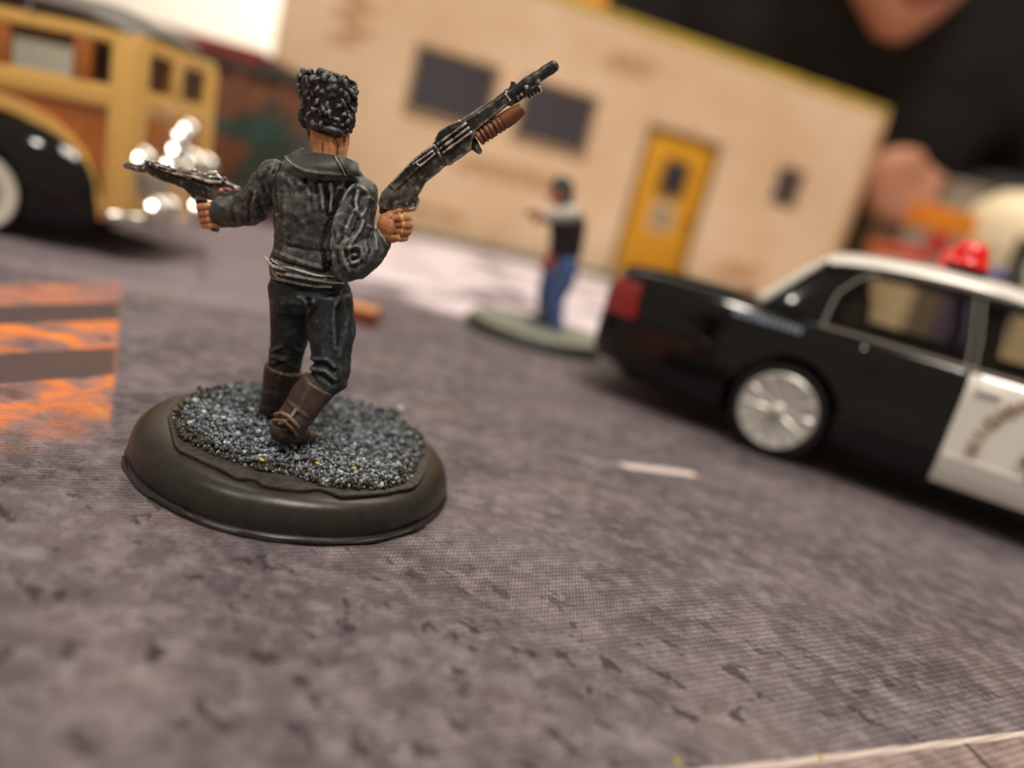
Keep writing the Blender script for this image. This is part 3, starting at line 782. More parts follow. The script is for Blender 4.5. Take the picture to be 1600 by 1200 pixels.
for k in range(16):
    x, y = 800+random.uniform(0, 42), 0; y = 150-(x-800)*.62+random.uniform(-9, 10); m.ball(P(x, y, -.14+random.uniform(-.06, .03)), random.uniform(.018, .034), sub=1)
for k in range(5): m.tube([P(822+k*5, 148-k*3, -.16), P(826+k*5, 156-k*3, -.16)], [.022, .014], 7)
link('barrel', sculpt(fuse(m, .010, 1), [], [(12,.010,44)]), 'gun_paint', sg, world=True)
m = MB(); pts = [];
A = np.array((744., 213.)); Bq = np.array((815., 166.)); dv = (Bq-A)/np.hypot(*(Bq-A)); nv = np.array((-dv[1], dv[0]))
rs = []
for k in range(49):
    s = k/48; c = A+(Bq-A)*s; wdt = 15.5*(1-.25*max(0, s-.75)/.25)*(.93 if s > .94 else 1)
    g_ = 1.0-(.16*(abs(sin(pi*s*11)) < .55) if s < .62 else 0)
    w_ = wdt*g_; c = c+nv*(2.0)
    a_, c_ = P(*(c-nv*w_*.72), -.14), P(*(c+nv*w_), -.14); mid = (a_+c_)/2; ax = (c_-a_)/2; zed = Vector((0, .115*g_, 0))
    rs.append([mid+ax*cos(2*pi*j/20)+zed*sin(2*pi*j/20) for j in range(20)])
m.rings(rs); link('forend', fuse(m, .009, 1), 'wood_paint', sg, 'ribbed brown wooden forend', world=True)
m = MB(); m.tube([P(598,318,-.15), P(604,334,-.15), P(616,352,-.13)], [.05, .055, .05], 12); m.ball(P(598,330,-.16), .045, sub=2); m.tube([P(646,300,-.15), P(655,312,-.15), P(648,328,-.15), P(634,330,-.15)], .018, 8); m.ball(P(637,318,-.2), .035, sub=2)
link('grip', fuse(m, .010, 1), 'gun_paint', sg, world=True)

# ---- pistol in the left hand
OG = .36
m = MB(); gun_prism(m, [(224,254),(232,249),(240,254),(253,257),(274,265),(299,269),(323,275),(343,275),(357,287),(369,292),(371,297),(350,304),(337,314),(314,311),(302,312),(285,294),(259,286),(245,281),(230,271)], OG, .13, .015)
m.tube([P(236,256,OG-.06), P(270,269,OG-.07), P(300,278,OG-.07)], [.03, .034, .03], 8); m.tube([P(300,276,OG-.08), P(326,284,OG-.08), P(345,285,OG-.08)], [.018, .02, .018], 8)
random.seed(12)
for k in range(16):
    s = k/15; m.ball(P(232+120*s, 253+28*s+random.uniform(-3, 3), OG-.06+random.uniform(-.02, .05)), random.uniform(.016, .03), sub=1)
pg = link('pistol', sculpt(fuse(m, .010, 1), [([(250,262),(290,276),(330,290)],2.4,-.02)], [(9,.014,45)]), 'gun_paint', fig, world=True)
link('barrel', sculpt(fuse(MB().tube([P(197,258,OG), P(212,262,OG), P(228,264,OG)], [.045, .042, .05], 14).ball(P(230,252,OG), .035, sub=2), .010, 1), [], [(12, .01, 51)]), 'gun_paint', pg, world=True)
link('sight', MB().tube([P(326,271,OG), P(338,270,OG)], .03, 8).tube([P(326,272,OG), P(330,284,OG)], .022, 8).tube([P(338,272,OG), P(346,280,OG)], .02, 8).me(), 'gun_paint', pg, world=True)
m = MB(); gun_prism(m, [(302,306),(320,312),(322,330),(330,345),(340,358),(337,364),(322,357),(310,346),(308,325)], OG+.02, .09, .012)
link('magazine', fuse(m, .010, 1), 'gun_paint', pg, world=True)
link('stock_end', MB().tube([P(350,293,OG-.03), P(360,296,OG-.03), P(370,296,OG-.03)], [.04, .045, .03], 10).ball(P(346,298,OG-.06), .035, sub=2).me(), 'red_paint', pg, 'reddish worn rear end of the pistol', world=True)
# ---------------------------------------------------------------- black and white police car
TH = radians(66); CARO = (6.864, 18.918, 0)
pc = root('police_car', 'black and white toy police car with red roof light at the right edge', 'toy car', CARO, (0, 0, TH-pi/2))
def interp(tab, x):
    xs = [t[0] for t in tab]
    if x <= xs[0]: return tab[0][1]
    for (a, va), (b, vb) in zip(tab[:-1], tab[1:]):
        if x <= b:
            t = (x-a)/(b-a); t = t*t*(3-2*t) if abs(vb-va) > .3 else t
            return va+(vb-va)*t
    return tab[-1][1]
HW = [(-4.55, 2.45), (-4.3, 2.72), (-3.7, 2.92), (-2, 3.06), (0, 3.1), (8, 3.1), (10.5, 3.02), (11.8, 2.8), (12.5, 2.3)]
DZ = [(-4.6, 2.80), (-4.3, 3.08), (-3.5, 3.17), (-1.5, 3.2), (0, 3.16), (6.3, 3.14), (7.5, 3.06), (10, 2.9), (11.7, 2.62), (12.5, 2.1)]
BZ = [(-4.6, .95), (-3.8, .72), (-2, .62), (11, .62), (12.5, .95)]
def section(x):
    """half outline y>=0 from bottom middle to top middle"""
    wd, zt, zb = interp(HW, x), interp(DZ, x), interp(BZ, x)
    sh = zt-.32                                     # shoulder height
    pts = [(0, zb), (wd*.86, zb), (wd*.955, zb+.10), (wd*.975, zb+.36), (wd*1.0, zb+.46), (wd*1.0, zb+.60), (wd*.992, (zb+sh)/2+.2), (wd*.985, sh-.22), (wd*.97, sh+.0), (wd*.93, zt-.13), (wd*.86, zt-.04), (wd*.70, zt), (wd*.35, zt+.03), (0, zt+.04)]
    return pts
def loop_at(x):
    h = section(x); return [Vector((x, -y, z)) for y, z in h]+[Vector((x, y, z)) for y, z in h[-2:0:-1]]
xs = [-4.6, -4.5, -4.35, -4.1, -3.7, -3.2]+[i*.5 for i in range(-5, 22)]+[11.0, 11.5, 11.9, 12.2, 12.4, 12.5]
body_me = MB().rings([loop_at(x) for x in xs]).me(smooth=False)
well = lambda x, y0, y1, r: MB().cyl((x, y0, 1.06), (x, y1, 1.06), r, seg=40).me(smooth=False)
body_me = cut(body_me, [well(0, -3.6, -1.7, 1.22), well(0, 1.7, 3.6, 1.22), well(9.1, -3.6, -1.7, 1.22), well(9.1, 1.7, 3.6, 1.22),
                        MB().box((.2, -2.45, 2.2), (6.1, 2.45, 3.5)).me(smooth=False)])
body_me.polygons.foreach_set('use_smooth', [True]*len(body_me.polygons)); body_me.set_sharp_from_angle(angle=radians(32))
link('body', body_me, 'black_gloss', pc)
link('underbody', MB().box((-3.8, -2.3, .5), (11.5, 2.3, 1.0), bev=.1).box((1.6, -2.8, .5), (7.6, 2.8, .75), bev=.08).box((-.3, -1.6, .4), (.3, 1.6, 2.1)).box((8.8, -1.6, .4), (9.4, 1.6, 2.1)).me(), 'under_black', pc)
# side panels laid on the body: doors
def side_patch(x0, x1, z0, z1, off, nx=14, nz=10, side=-1):
    V = []; F = []
    for i in range(nx+1):
        x = x0+(x1-x0)*i/nx; h = section(x)[1:11]
        for k in range(nz+1):
            z = z0+(z1-z0)*k/nz; y = h[-1][0]
            for (ya, za), (yb, zb) in zip(h[:-1], h[1:]):
                if za <= z <= zb: y = ya+(yb-ya)*(z-za)/(zb-za+1e-9)
            V.append(Vector((x, side*(y+off), z)))
    for i in range(nx):
        for k in range(nz): F.append((i*(nz+1)+k, (i+1)*(nz+1)+k, (i+1)*(nz+1)+k+1, i*(nz+1)+k+1))
    return baked(MB().raw(V, F).me(), [('SOLIDIFY', dict(thickness=.05, offset=0)), ('BEVEL', dict(width=.015, segments=2))])
for sd in (-1, 1):
    d = link('door', side_patch(1.12, 3.05, .74, 2.98, .03, side=sd), 'black_gloss', pc)
    link('door_handle', MB().box((1.35, sd*3.13-.05, 2.42), (1.85, sd*3.13+.05, 2.54), bev=.03).me(), 'black_gloss', d)
    f = link('door', side_patch(3.12, 6.25, .74, 2.98, .03, side=sd), 'white_gloss', pc, 'white front door with gold lettering' if sd < 0 else 'white front door')
    link('door_handle', MB().box((3.3, sd*3.12-.05, 2.66), (3.75, sd*3.12+.03, 2.78), bev=.04).me(), 'white_gloss', f)
    link('rub_strip', MB().box((1.15, sd*3.13-.04, 1.50), (3.02, sd*3.13+.03, 1.60), bev=.02).me(), 'black_gloss', d)
    link('rub_strip', MB().box((3.15, sd*3.13-.04, 1.26), (6.2, sd*3.13+.03, 1.38), bev=.02).me(), 'white_gloss', f)
    link('window_sill_trim', MB().box((.2, sd*2.93-.05, 3.02), (6.2, sd*2.93+.05, 3.09), bev=.02).me(), 'chrome', pc)
    if sd < 0:   # curved word and star on the near door
        def glyph(txt, size, mtx):
            cu = bpy.data.curves.new('g', 'FONT'); cu.body = txt; cu.size = size; cu.extrude = .012; cu.align_x = 'CENTER'; cu.offset = .006
            o = bpy.data.objects.new('g', cu); C.objects.link(o); bpy.context.evaluated_depsgraph_get().update()
            me = bpy.data.meshes.new_from_object(o); bpy.data.objects.remove(o); me.transform(mtx); return me
        def skin(z):
            h = section(4.7)[1:11]
            for (ya, za), (yb, zb) in zip(h[:-1], h[1:]):
                if za <= z <= zb: return ya+(yb-ya)*(z-za)/(zb-za+1e-9)
            return h[-1][0]
        def word(txt, cx, cz, r, a0, a1, size, flip=1):
            for i, ch in enumerate(txt):
                if ch == ' ': continue
                a = radians(a0+(a1-a0)*i/(len(txt)-1)); rot = a-pi/2 if flip > 0 else a+pi/2; z = cz+r*sin(a)
                sl = skin(z+.15)-skin(z-.15)
                mt = Matrix.Translation((cx+r*cos(a), -(skin(z)+.10), z)) @ Matrix.Rotation(pi/2+atan2(sl, .3), 4, 'X') @ Matrix.Rotation(rot, 4, 'Z')
                link('letter', glyph(ch, size, mt), 'gold_print', f)
        word('HIGHWAY PATROL', 4.80, 1.70, 1.06, 184, -4, .34)
        st = []
        for k in range(14):
            a = pi/2+2*pi*k/14; r = .46 if k % 2 == 0 else .28; st.append((4.80+r*cos(a), -3.20, 1.76+r*sin(a)))
        s_ = link('star_badge', MB().prism(st, (0, -.015, 0)).me(), 'gold_print', f)
        link('badge_disc', MB().cyl((4.80, -3.21, 1.76), (4.80, -3.23, 1.76), .24, seg=28).me(), 'blue_print', s_)
        for k in range(11):
            x = -1.5+k*.135
            link('fender_marking', MB().box((x, -3.06-.012*k*.3, 2.76), (x+.085, -2.99-.012*k*.3, 2.90), rot=(-.2, 0, 0)).me(), 'pale_print', pc)
# greenhouse: pillars, roof, glass
def cy(z): return 2.80-(z-3.1)*.40
def ribbon(pts, w, yy, th=.10):
    m = MB(); R = []
    for i, (x, z) in enumerate(pts):
        a = pts[max(0, i-1)]; b_ = pts[min(len(pts)-1, i+1)]; t = Vector((b_[0]-a[0], 0, b_[1]-a[1])).normalized(); n_ = Vector((-t.z, 0, t.x))
        y = cy(z)*yy; c = Vector((x, y, z)); wi = w[i] if isinstance(w, (list, tuple)) else w
        R.append([c+n_*wi/2+Vector((0, th/2, 0)), c+n_*wi/2-Vector((0, th/2, 0)), c-n_*wi/2-Vector((0, th/2, 0)), c-n_*wi/2+Vector((0, th/2, 0))])
    m.rings(R); return m
for sd in (-1, 1):
    q = [Vector((x, sd*cy(z), z)) for x, z in ((-1.05, 3.1), (-.75, 3.45), (-.30, 3.95), (0, 4.28), (.05, 4.30), (.95, 4.30), (.62, 4.15), (.30, 3.75), (.22, 3.4), (.26, 3.1))]
    link('rear_pillar', MB().prism(q, (0, sd*-.12, 0), bev=.02).me(), 'black_gloss', pc)
    link('centre_pillar', ribbon([(3.06, 3.08), (2.98, 3.6), (2.78, 4.42)], [.30, .27, .24], sd).me(), 'black_gloss', pc)
    link('front_pillar', ribbon([(6.75, 3.1), (6.1, 3.6), (5.3, 4.1), (4.75, 4.38)], .20, sd).me(), 'white_gloss' if sd < 0 else 'black_gloss', pc)
    link('roof_rail', ribbon([(-.1, 4.24), (.9, 4.32), (2.6, 4.36), (4.2, 4.32), (4.9, 4.24)], [.12, .14, .15, .14, .12], sd, .16).me(), 'black_gloss', pc)
    for xx in (3.0, 3.16): link('pillar_trim', ribbon([(xx, 3.12), (xx-.06, 3.6), (xx-.24, 4.36)], .035, sd*1.03, .05).me(), 'chrome', pc)
    def pane(pts): return MB().prism([Vector((x, sd*(cy(z)-.06), z)) for x, z in pts], (0, sd*-.03, 0)).me(smooth=False)
    link('side_window', pane([(.26, 3.1), (.3, 3.75), (.62, 4.12), (.95, 4.28), (2.70, 4.30), (2.92, 3.1)]), 'car_glass', pc)
    link('side_window', pane([(3.2, 3.1), (2.96, 4.30), (4.7, 4.26), (5.3, 4.05), (6.5, 3.1)]), 'car_glass', pc)
    link('window_frame', ribbon([(.28, 3.1), (.30, 3.45), (.34, 3.78), (.62, 4.14), (.95, 4.36)], .05, sd*1.03, .05).me(), 'chrome', pc)
R = []
for i, x in enumerate([-.28, -.1, .3, .9, 1.6, 2.4, 3.2, 4.0, 4.6, 4.95, 5.05]):
    zt = [4.42, 4.58, 4.68, 4.76, 4.82, 4.84, 4.82, 4.74, 4.62, 4.48, 4.38][i]; wd = [2.16, 2.26, 2.30, 2.30, 2.30, 2.28, 2.28, 2.28, 2.26, 2.2, 2.16][i]
    top_ = [(wd*c_, zt-(1-sqrt(max(0, 1-(c_*.98)**4)))*.42) for c_ in [-1+2*k/16 for k in range(17)]]
    bot_ = [(y*.97, min(z, zt)-.10) for y, z in top_[::-1]]
    R.append([Vector((x, y, z)) for y, z in top_+bot_])
link('roof', MB().rings(R).me(angle=50), 'white_gloss', pc, 'glossy white roof')
def rear_glass():
    V = []; F = []; N, K = 16, 8
    for i in range(N+1):
        u = -1+2*i/N
        for k in range(K+1):
            t = k/K; x0 = -1.05+1.0*t; x = x0-(.62-.22*t)*(1-abs(u)**3.2)*1.0; y = u*(2.72-.48*t); V.append(Vector((x, y, 3.14+1.26*t)))
    for i in range(N):
        for k in range(K): F.append((i*(K+1)+k, (i+1)*(K+1)+k, (i+1)*(K+1)+k+1, i*(K+1)+k+1))
    return baked(MB().raw(V, F).me(), [('SOLIDIFY', dict(thickness=.04, offset=0))])
link('rear_window', rear_glass(), 'reflection_glass', pc, 'rear window with pale wall reflection in its colour')
link('windscreen', MB().prism([(6.75, -2.6, 3.12), (6.75, 2.6, 3.12), (4.95, 2.05, 4.38), (4.95, -2.05, 4.38)], (.03, 0, .03)).me(smooth=False), 'car_glass', pc)
# seats and dash
for (x0, x1, y0, y1, hh) in ((.5, 1.0, -2.2, 2.2, 3.75), (3.2, 3.6, -2.0, -.4, 3.95), (3.2, 3.6, .4, 2.0, 3.95)):
    s_ = link('seat', MB().box((x0, y0, 2.2), (x1, y1, hh), rot=(0, -.14, 0), bev=.12).box((x0+.2, y0, 2.25), (x1+.9, y1, 2.75), bev=.12).me(), 'interior_dark', pc)
    for yy in ([-1.3, 1.3] if y1-y0 > 3 else [(y0+y1)/2]): link('headrest', MB().box((x0-.05, yy-.35, hh-.05), (x0+.3, yy+.35, hh+.32), bev=.1).me(), 'interior_dark', s_)
link('dashboard', MB().box((5.3, -2.4, 2.5), (6.3, 2.4, 3.3), bev=.2).me(), 'interior_brown', pc)
# roof light bar across the roof
lb = link('light_bar', MB().box((2.1, -1.75, 4.80), (2.85, 1.75, 4.92), bev=.05).box((2.2, -1.2, 4.85), (2.7, -.9, 4.85)).box((2.2, .9, 4.7), (2.7, 1.2, 4.85)).me(), 'under_black', pc)
dome = [(.46, 0), (.46, .05), (.40, .10), (.36, .28), (.31, .42), (.20, .50), (0, .53)]
link('lamp_lens', MB().lathe(dome, (2.44, -1.35, 4.92), 32).me(), 'lens_red', lb, 'red dome lens')
link('lamp_lens', MB().lathe(dome, (2.40, 1.35, 4.92), 32).me(), 'lens_red', lb, 'red dome lens')
# lights, bumper
for sd in (-1, 1):
    V = []; xs2 = [-4.50, -4.40, -4.2, -3.95, -3.66]
    F = []
    for i, x in enumerate(xs2):
        h = section(x)[1:11]
        for k in range(7):
            z = 1.98+(2.80-1.98-.05*i*0)*k/6; y = h[-1][0]
            for (ya, za), (yb, zb) in zip(h[:-1], h[1:]):
                if za <= z <= zb: y = ya+(yb-ya)*(z-za)/(zb-za+1e-9)
            V.append(Vector((x+.10*(z-2.4)*(-1 if i == 4 else .4), sd*(y+.02), z)))
    V = [Vector((-4.62, sd*1.5, 1.98+.82*k/6)) for k in range(7)]+V
    for i in range(5):
        for k in range(6): F.append((i*7+k, (i+1)*7+k, (i+1)*7+k+1, i*7+k+1))
    link('tail_light', baked(MB().raw(V, F).me(), [('SOLIDIFY', dict(thickness=.10, offset=0)), ('BEVEL', dict(width=.02, segments=2))]), 'tail_red', pc, 'red wrap-around tail light')
    link('head_light', MB().box((12.1, sd*2.0-.45, 1.9), (12.55, sd*2.0+.45, 2.3), bev=.1).me(), 'white_gloss', pc)
    link('side_marker', MB().box((-3.3, sd*3.03-.04, 1.95), (-1.3, sd*3.03+.03, 2.06), bev=.03).me(), 'black_gloss', pc)
def bumper(x, s):
    pts = [(x+s*.0, -2.55), (x-s*.25, -2.35), (x-s*.42, -1.4), (x-s*.48, 0), (x-s*.42, 1.4), (x-s*.25, 2.35), (x, 2.55)]
    return MB().rings([[Vector((a+dx*s, b, z)) for dx, z in ((0, 1.0), (-.12, 1.1), (-.14, 1.5), (-.04, 1.72), (.3, 1.72), (.3, 1.0))] for a, b in pts]).me()
link('bumper', bumper(-4.25, 1), 'black_gloss', pc); link('bumper', bumper(12.1, -1), 'black_gloss', pc)
link('trunk_lid', MB().rings([[Vector((x, y, interp(DZ, x)+.05+.03*(1-(y/2.3)**2))) for y in np.linspace(-2.3, 2.3, 13)]+[Vector((x, y, interp(DZ, x)-.02)) for y in np.linspace(2.3, -2.3, 13)] for x in (-4.4, -4.2, -3.5, -2.5, -1.7)]).me(angle=30), 'black_gloss', pc)
link('exhaust', MB().cyl((-4.6, -1.6, .62), (-3.5, -1.6, .62), .12, seg=16).me(), 'chrome', pc)
# wheels
def wheel(x, sd):
    t_ = link('wheel', MB().lathe([(.55, -.30), (.98, -.30), (1.04, -.22), (1.06, 0), (1.04, .22), (.98, .30), (.55, .30)], (x, sd*2.72, 1.06), 48, 'Y').me(), 'tyre_rubber', pc)
    y = sd*3.06
    m = MB().lathe([(0, sd*-.02), (.50, sd*-.02), (.68, sd*.0), (.78, sd*.04), (.82, sd*.0), (.80, sd*-.06)], (x, y, 1.06), 48, 'Y')
    m.ball((x, y+sd*.0, 1.06), (.2, .12, .2), sub=2)
    for k in range(12):
        a = 2*pi*k/12; m.tube([(x+.18*cos(a), y+sd*-.02, 1.06+.18*sin(a)), (x+.5*cos(a), y+sd*-.05, 1.06+.5*sin(a)), (x+.72*cos(a), y+sd*.0, 1.06+.72*sin(a))], [.05, .045, .06], 6)
    link('hub', m.me(), 'wheel_silver', t_, 'bright silver wheel with spokes')
for x in (0, 9.1):
    for sd in (-1, 1): wheel(x, sd)
# ---------------------------------------------------------------- wood-bodied wagon, rear end in view
RK = radians(-3.0)
wg = root('wood_bodied_wagon', 'yellow and brown wood-panelled toy wagon with black fenders at the left edge', 'toy car', (-13.45, 20.9, .012), (0, RK, 0))
Yn, Yf = -2.15, 2.25            # near and far body sides (local y)
def wb(name, lo, hi, mat, bev=.05, rot=None, parent=None, label=None):
    return link(name, MB().box(lo, hi, rot=rot, bev=bev).me(), mat, parent or wg, label)
XR = 3.22                        # rear end
# lower body (brown panels show between the tan timber)
bd = MB(); bd.box((-6.0, Yn+.10, .75), (XR-.12, Yf-.10, 3.95), bev=.12)
bm_ = cut(bd.me(smooth=False), [MB().box((-5.6, Yn+.4, 2.6), (XR-.5, Yf-.4, 4.2)).me(smooth=False)])
link('body', bm_, 'woody_brown', wg, 'brown wood side panels')
R = []
for x, z, y in ((-6.2, 5.3, 2.0), (-5.6, 5.66, 2.15), (-3, 5.98, 2.25), (0, 6.02, 2.27), (2, 5.92, 2.25), (2.8, 5.74, 2.18), (3.12, 5.48, 2.0)):
    R.append([Vector((x, s*y+.05, z-.42*abs(s)**3.5)) for s in np.linspace(-1, 1, 15)]+[Vector((x, s*y*.97+.05, z-.42*abs(s)**3.5-.10)) for s in np.linspace(1, -1, 15)])
link('roof', MB().rings(R).me(angle=45), 'woody_roof', wg, 'grey fabric roof')
for yy in (-1.95, 2.05): wb('roof_rail', (-6.0, yy-.09, 5.12), (2.85, yy+.09, 5.30), 'woody_tan', .05)
wb('roof_clip', (.6, Yn-.05, 5.25), (.72, Yn+.15, 5.45), 'chrome', .03)
for sd, Y in ((-1, Yn), (1, Yf)):
    y0, y1 = (Y-.02, Y+.16) if sd < 0 else (Y-.16, Y+.02)
    wb('belt_rail', (-6.1, y0, 3.45), (XR-.05, y1, 4.0), 'woody_tan', .08)
    wb('header_rail', (-6.1, y0, 4.92), (XR-.22, y1, 5.2), 'woody_tan', .06)
    for x0, x1, mt in ((-.62, .18, 'woody_brown'), (1.70, 2.18, 'woody_brown'), (-3.4, -3.0, 'woody_tan'), (-6.0, -5.6, 'woody_tan')):
        wb('window_post', (x0, y0+.02, 3.9), (x1, y1, 4.95), mt, .05)
    wb('corner_post', (2.62, y0-.02, .95), (XR-.02, y1+.05, 5.1), 'woody_tan', .12)
    for x0, x1 in ((-5.6, -3.4), (-3.0, -.62), (.18, 1.70), (2.18, 2.64)):
        wb('side_window', (x0, (y0+y1)/2-.015, 3.95), (x1, (y0+y1)/2+.015, 4.95), 'grey_glass', 0)
    # arched tan timber following the fender
    a = smoothline([(-2.6, 2.6), (-1.4, 3.12), (-.2, 3.18), (.9, 2.95), (1.8, 2.45), (2.4, 1.75), (2.62, .95)], 6)
    link('arch_rail', MB().rings([[Vector((x+dx, yy, z+dz)) for dx, dz, yy in ((0, .17, y0-.03), (0, .17, y1), (0, -.17, y1), (0, -.17, y0-.03))] for x, z in a]).me(angle=35), 'woody_tan', wg)
    wb('sill_rail', (-6.0, y0, .80), (-2.2, y1, 1.15), 'woody_tan', .06)
    # rear fender with wheel opening, whitewall wheel
    yo = Y+sd*.12
    fm = MB().ball((.25, yo-sd*.45, 1.35), (2.42, 1.05, 1.62), sub=4).me(smooth=False)
    fm = cut(fm, [MB().cyl((0, yo-sd*.1, 1.0), (0, yo+sd*1.5, 1.0), 1.12, seg=40).me(smooth=False), MB().box((-4, -4, -1), (4, 4, .55)).me(smooth=False)])
    fm.polygons.foreach_set('use_smooth', [True]*len(fm.polygons)); fm.set_sharp_from_angle(angle=radians(40))
    link('fender', fm, 'black_gloss', wg, 'glossy black rear fender')
    link('running_board', MB().box((-5.8, yo-.3, .55), (-2.0, yo+.35, .70), bev=.05).me(), 'black_gloss', wg)
    ff = MB().ball((-8.6, yo-sd*.35, 1.5), (2.3, .9, 1.6), sub=3).me(smooth=False)
    ff = cut(ff, [MB().cyl((-8.6, yo-sd*.1, 1.45), (-8.6, yo+sd*1.5, 1.45), 1.08, seg=32).me(smooth=False), MB().box((-12, -4, -1), (-4, 4, .95)).me(smooth=False)])
    ff.polygons.foreach_set('use_smooth', [True]*len(ff.polygons)); ff.set_sharp_from_angle(angle=radians(40))
    link('fender', ff, 'black_gloss', wg, 'glossy black front fender')
    for x, z in ((0, 1.0), (-8.6, 1.0+.45)):
        t_ = link('wheel', MB().lathe([(.4, -.25), (.92, -.25), (.99, -.15), (1.0, 0), (.99, .15), (.92, .25), (.4, .25)], (x, yo+sd*.12, z), 40, 'Y').me(), 'tyre_rubber', wg)
        link('whitewall', MB().lathe([(.50, sd*.02), (.52, sd*.04), (.86, sd*.05), (.88, sd*.0)], (x, yo+sd*.36, z), 40, 'Y').me(), 'whitewall', t_, 'cream whitewall ring')
        link('hub_cap', MB().lathe([(.5, 0), (.48, sd*.05), (.3, sd*.13), (0, sd*.17)], (x, yo+sd*.36, z), 32, 'Y').me(), 'chrome', t_)
# rear face
aim = Vector((.52, -.62, .58)).normalized().to_track_quat('Z', 'Y').to_matrix()  # tilt that makes the chrome discs mirror a lamp towards the camera
rx = XR
def rb(name, y0, y1, z0, z1, mat, out=0.0, bev=.05, parent=None): return wb(name, (rx-.16, y0, z0), (rx+.02+out, y1, z1), mat, bev, parent=parent)
rb('tailgate', Yn+.12, Yf-.12, 1.0, 3.7, 'woody_tan', -.06, .06)
rb('rear_rail', Yn+.1, Yf-.1, 3.45, 4.05, 'woody_tan', .02); rb('rear_rail', Yn+.1, Yf-.1, 4.88, 5.25, 'woody_tan', .0)
rb('rear_post', Yn-.02, -1.45, 1.0, 5.1, 'woody_tan', .03, .1); rb('rear_post', 1.5, Yf+.02, 1.0, 5.1, 'woody_tan', .03, .1); rb('rear_post', -.35, .22, 3.9, 5.0, 'woody_tan', .02)
wb('rear_glass', (rx-.02, -1.5, 4.0), (rx+.0, -.3, 4.95), 'grey_glass', 0); wb('rear_glass', (rx-.02, .2, 4.0), (rx+.0, 1.5, 4.95), 'grey_glass', 0)
rb('tailgate_panel', -1.4, -.2, 2.45, 3.35, 'woody_brown', .0, .03); rb('tailgate_panel', .5, 1.6, 2.45, 3.35, 'woody_brown', .0, .03)
rb('number_plate', -1.75, -.35, 1.55, 2.05, 'plate_grey', .08, .02)
rb('lower_rail', Yn+.1, Yf-.1, 1.0, 1.3, 'woody_tan', .03)
link('rear_bumper', MB().tube([(rx-.3, Yn-.1, .95), (rx+.15, Yn+.15, .95), (rx+.30, -1.0, .95), (rx+.34, 0, .95), (rx+.30, 1.0, .95), (rx+.15, Yf-.15, .95), (rx-.3, Yf+.1, .95)], .15, 14).me(), 'chrome', wg)
for y in (-1.5, -.9, .9, 1.5): link('bumper_guard', MB().tube([(rx+.42, y, .75), (rx+.48, y, 1.0), (rx+.40, y, 1.3)], [.10, .12, .09], 12).ball((rx+.46, y, 1.3), (.3, .3, .08), rot=aim, sub=3).me(), 'chrome', wg)  # disc on each guard added to catch a glint
m = MB()
for y, z, r in ((.0, 2.75, .42), (.45, 3.35, .34), (.15, 3.15, .30), (.9, 2.5, .46), (-.35, 2.35, .32)): m.ball((rx+.14, y, z), (r*.8, r*.8, r*.2), rot=aim, sub=3)  # flattened discs added and tilted for bright lamp glints
m.tube([(rx+.05, -.3, 2.2), (rx+.12, .1, 2.9), (rx+.05, .5, 3.5)], .07, 10)
link('chrome_glint_discs', m.me(), 'chrome', wg, 'chrome latch bar with discs added to catch lamp glints')
for y in (-1.75, 1.75): link('tail_lamp', MB().ball((rx+.12, y, 2.45), (.34, .34, .09), rot=aim, sub=3).cyl((rx-.02, y, 2.45), (rx+.12, y, 2.45), .12).me(), 'chrome', wg)  # flattened and tilted to give a lamp glint
link('handle', MB().tube([(rx+.0, -1.1, 3.75), (rx+.14, -1.0, 3.75), (rx+.14, -.5, 3.75), (rx, -.4, 3.75)], .045, 8).me(), 'chrome', wg)
# interior, bonnet, underside
for x in (-4.6, -2.2): link('seat', MB().box((x, Yn+.5, 2.3), (x+.4, Yf-.5, 3.9), rot=(0, -.1, 0), bev=.12).box((x-1.0, Yn+.5, 2.3), (x+.2, Yf-.5, 2.9), bev=.12).me(), 'interior_dark', wg)
link('underbody', MB().box((-10, -1.6, .62), (2.6, 1.7, 1.2), bev=.1).me(), 'under_black', wg)
R = []
for x, hw, zt in ((-6.0, 1.9, 3.9), (-7.5, 1.55, 3.75), (-9, 1.2, 3.6), (-10.2, .8, 3.3), (-10.5, .5, 3.0)):
    R.append([Vector((x, s*hw, zt-.9*abs(s)**3-(0 if abs(s) < 1 else .1))) for s in np.linspace(-1, 1, 13)]+[Vector((x, hw*1.0, 1.1)), Vector((x, -hw*1.0, 1.1))])
link('bonnet', MB().rings(R).me(), 'black_gloss', wg)
link('windscreen', MB().box((-6.15, -1.9, 3.9), (-6.1, 2.0, 5.2)).me(smooth=False), 'grey_glass', wg)
# ---------------------------------------------------------------- plywood building behind
A0 = gnd(652, 367); A1 = gnd(957, 436); BA = atan2(A1[1]-A0[1], A1[0]-A0[0])
bu = root('plywood_building', 'tan plywood toy building with yellow door, two dark windows and yellow roof edge', 'building', (A0[0], A0[1], 0), (0, 0, BA))
SL, SR, HZ, DP = -9.8, 30.2, 15.1, 9.0
def bb(lo, hi, bev=0.0, rot=None): return MB().box(lo, hi, bev=bev, rot=rot)
front = bb((SL, 0, 0), (SR, .35, HZ)).me(smooth=False)
W1, W2, DR, VT = (-2.1, 2.6, 7.05, 10.4), (4.55, 9.08, 7.22, 10.42), (13.2, 18.2, .5, 9.9), (23.25, 25.35, 7.6, 9.9)
front = cut(front, [bb((a, -1, z0), (b, 1, z1)).me(smooth=False) for a, b, z0, z1 in (W1, W2, DR, VT)])
link('wall', front, 'plywood', bu, 'front wall')
link('wall', bb((SL, DP-.35, 0), (SR, DP, HZ)).me(smooth=False), 'plywood', bu)
link('wall', bb((SL, .36, 0), (SL+.35, DP-.36, HZ)).me(smooth=False), 'plywood', bu)
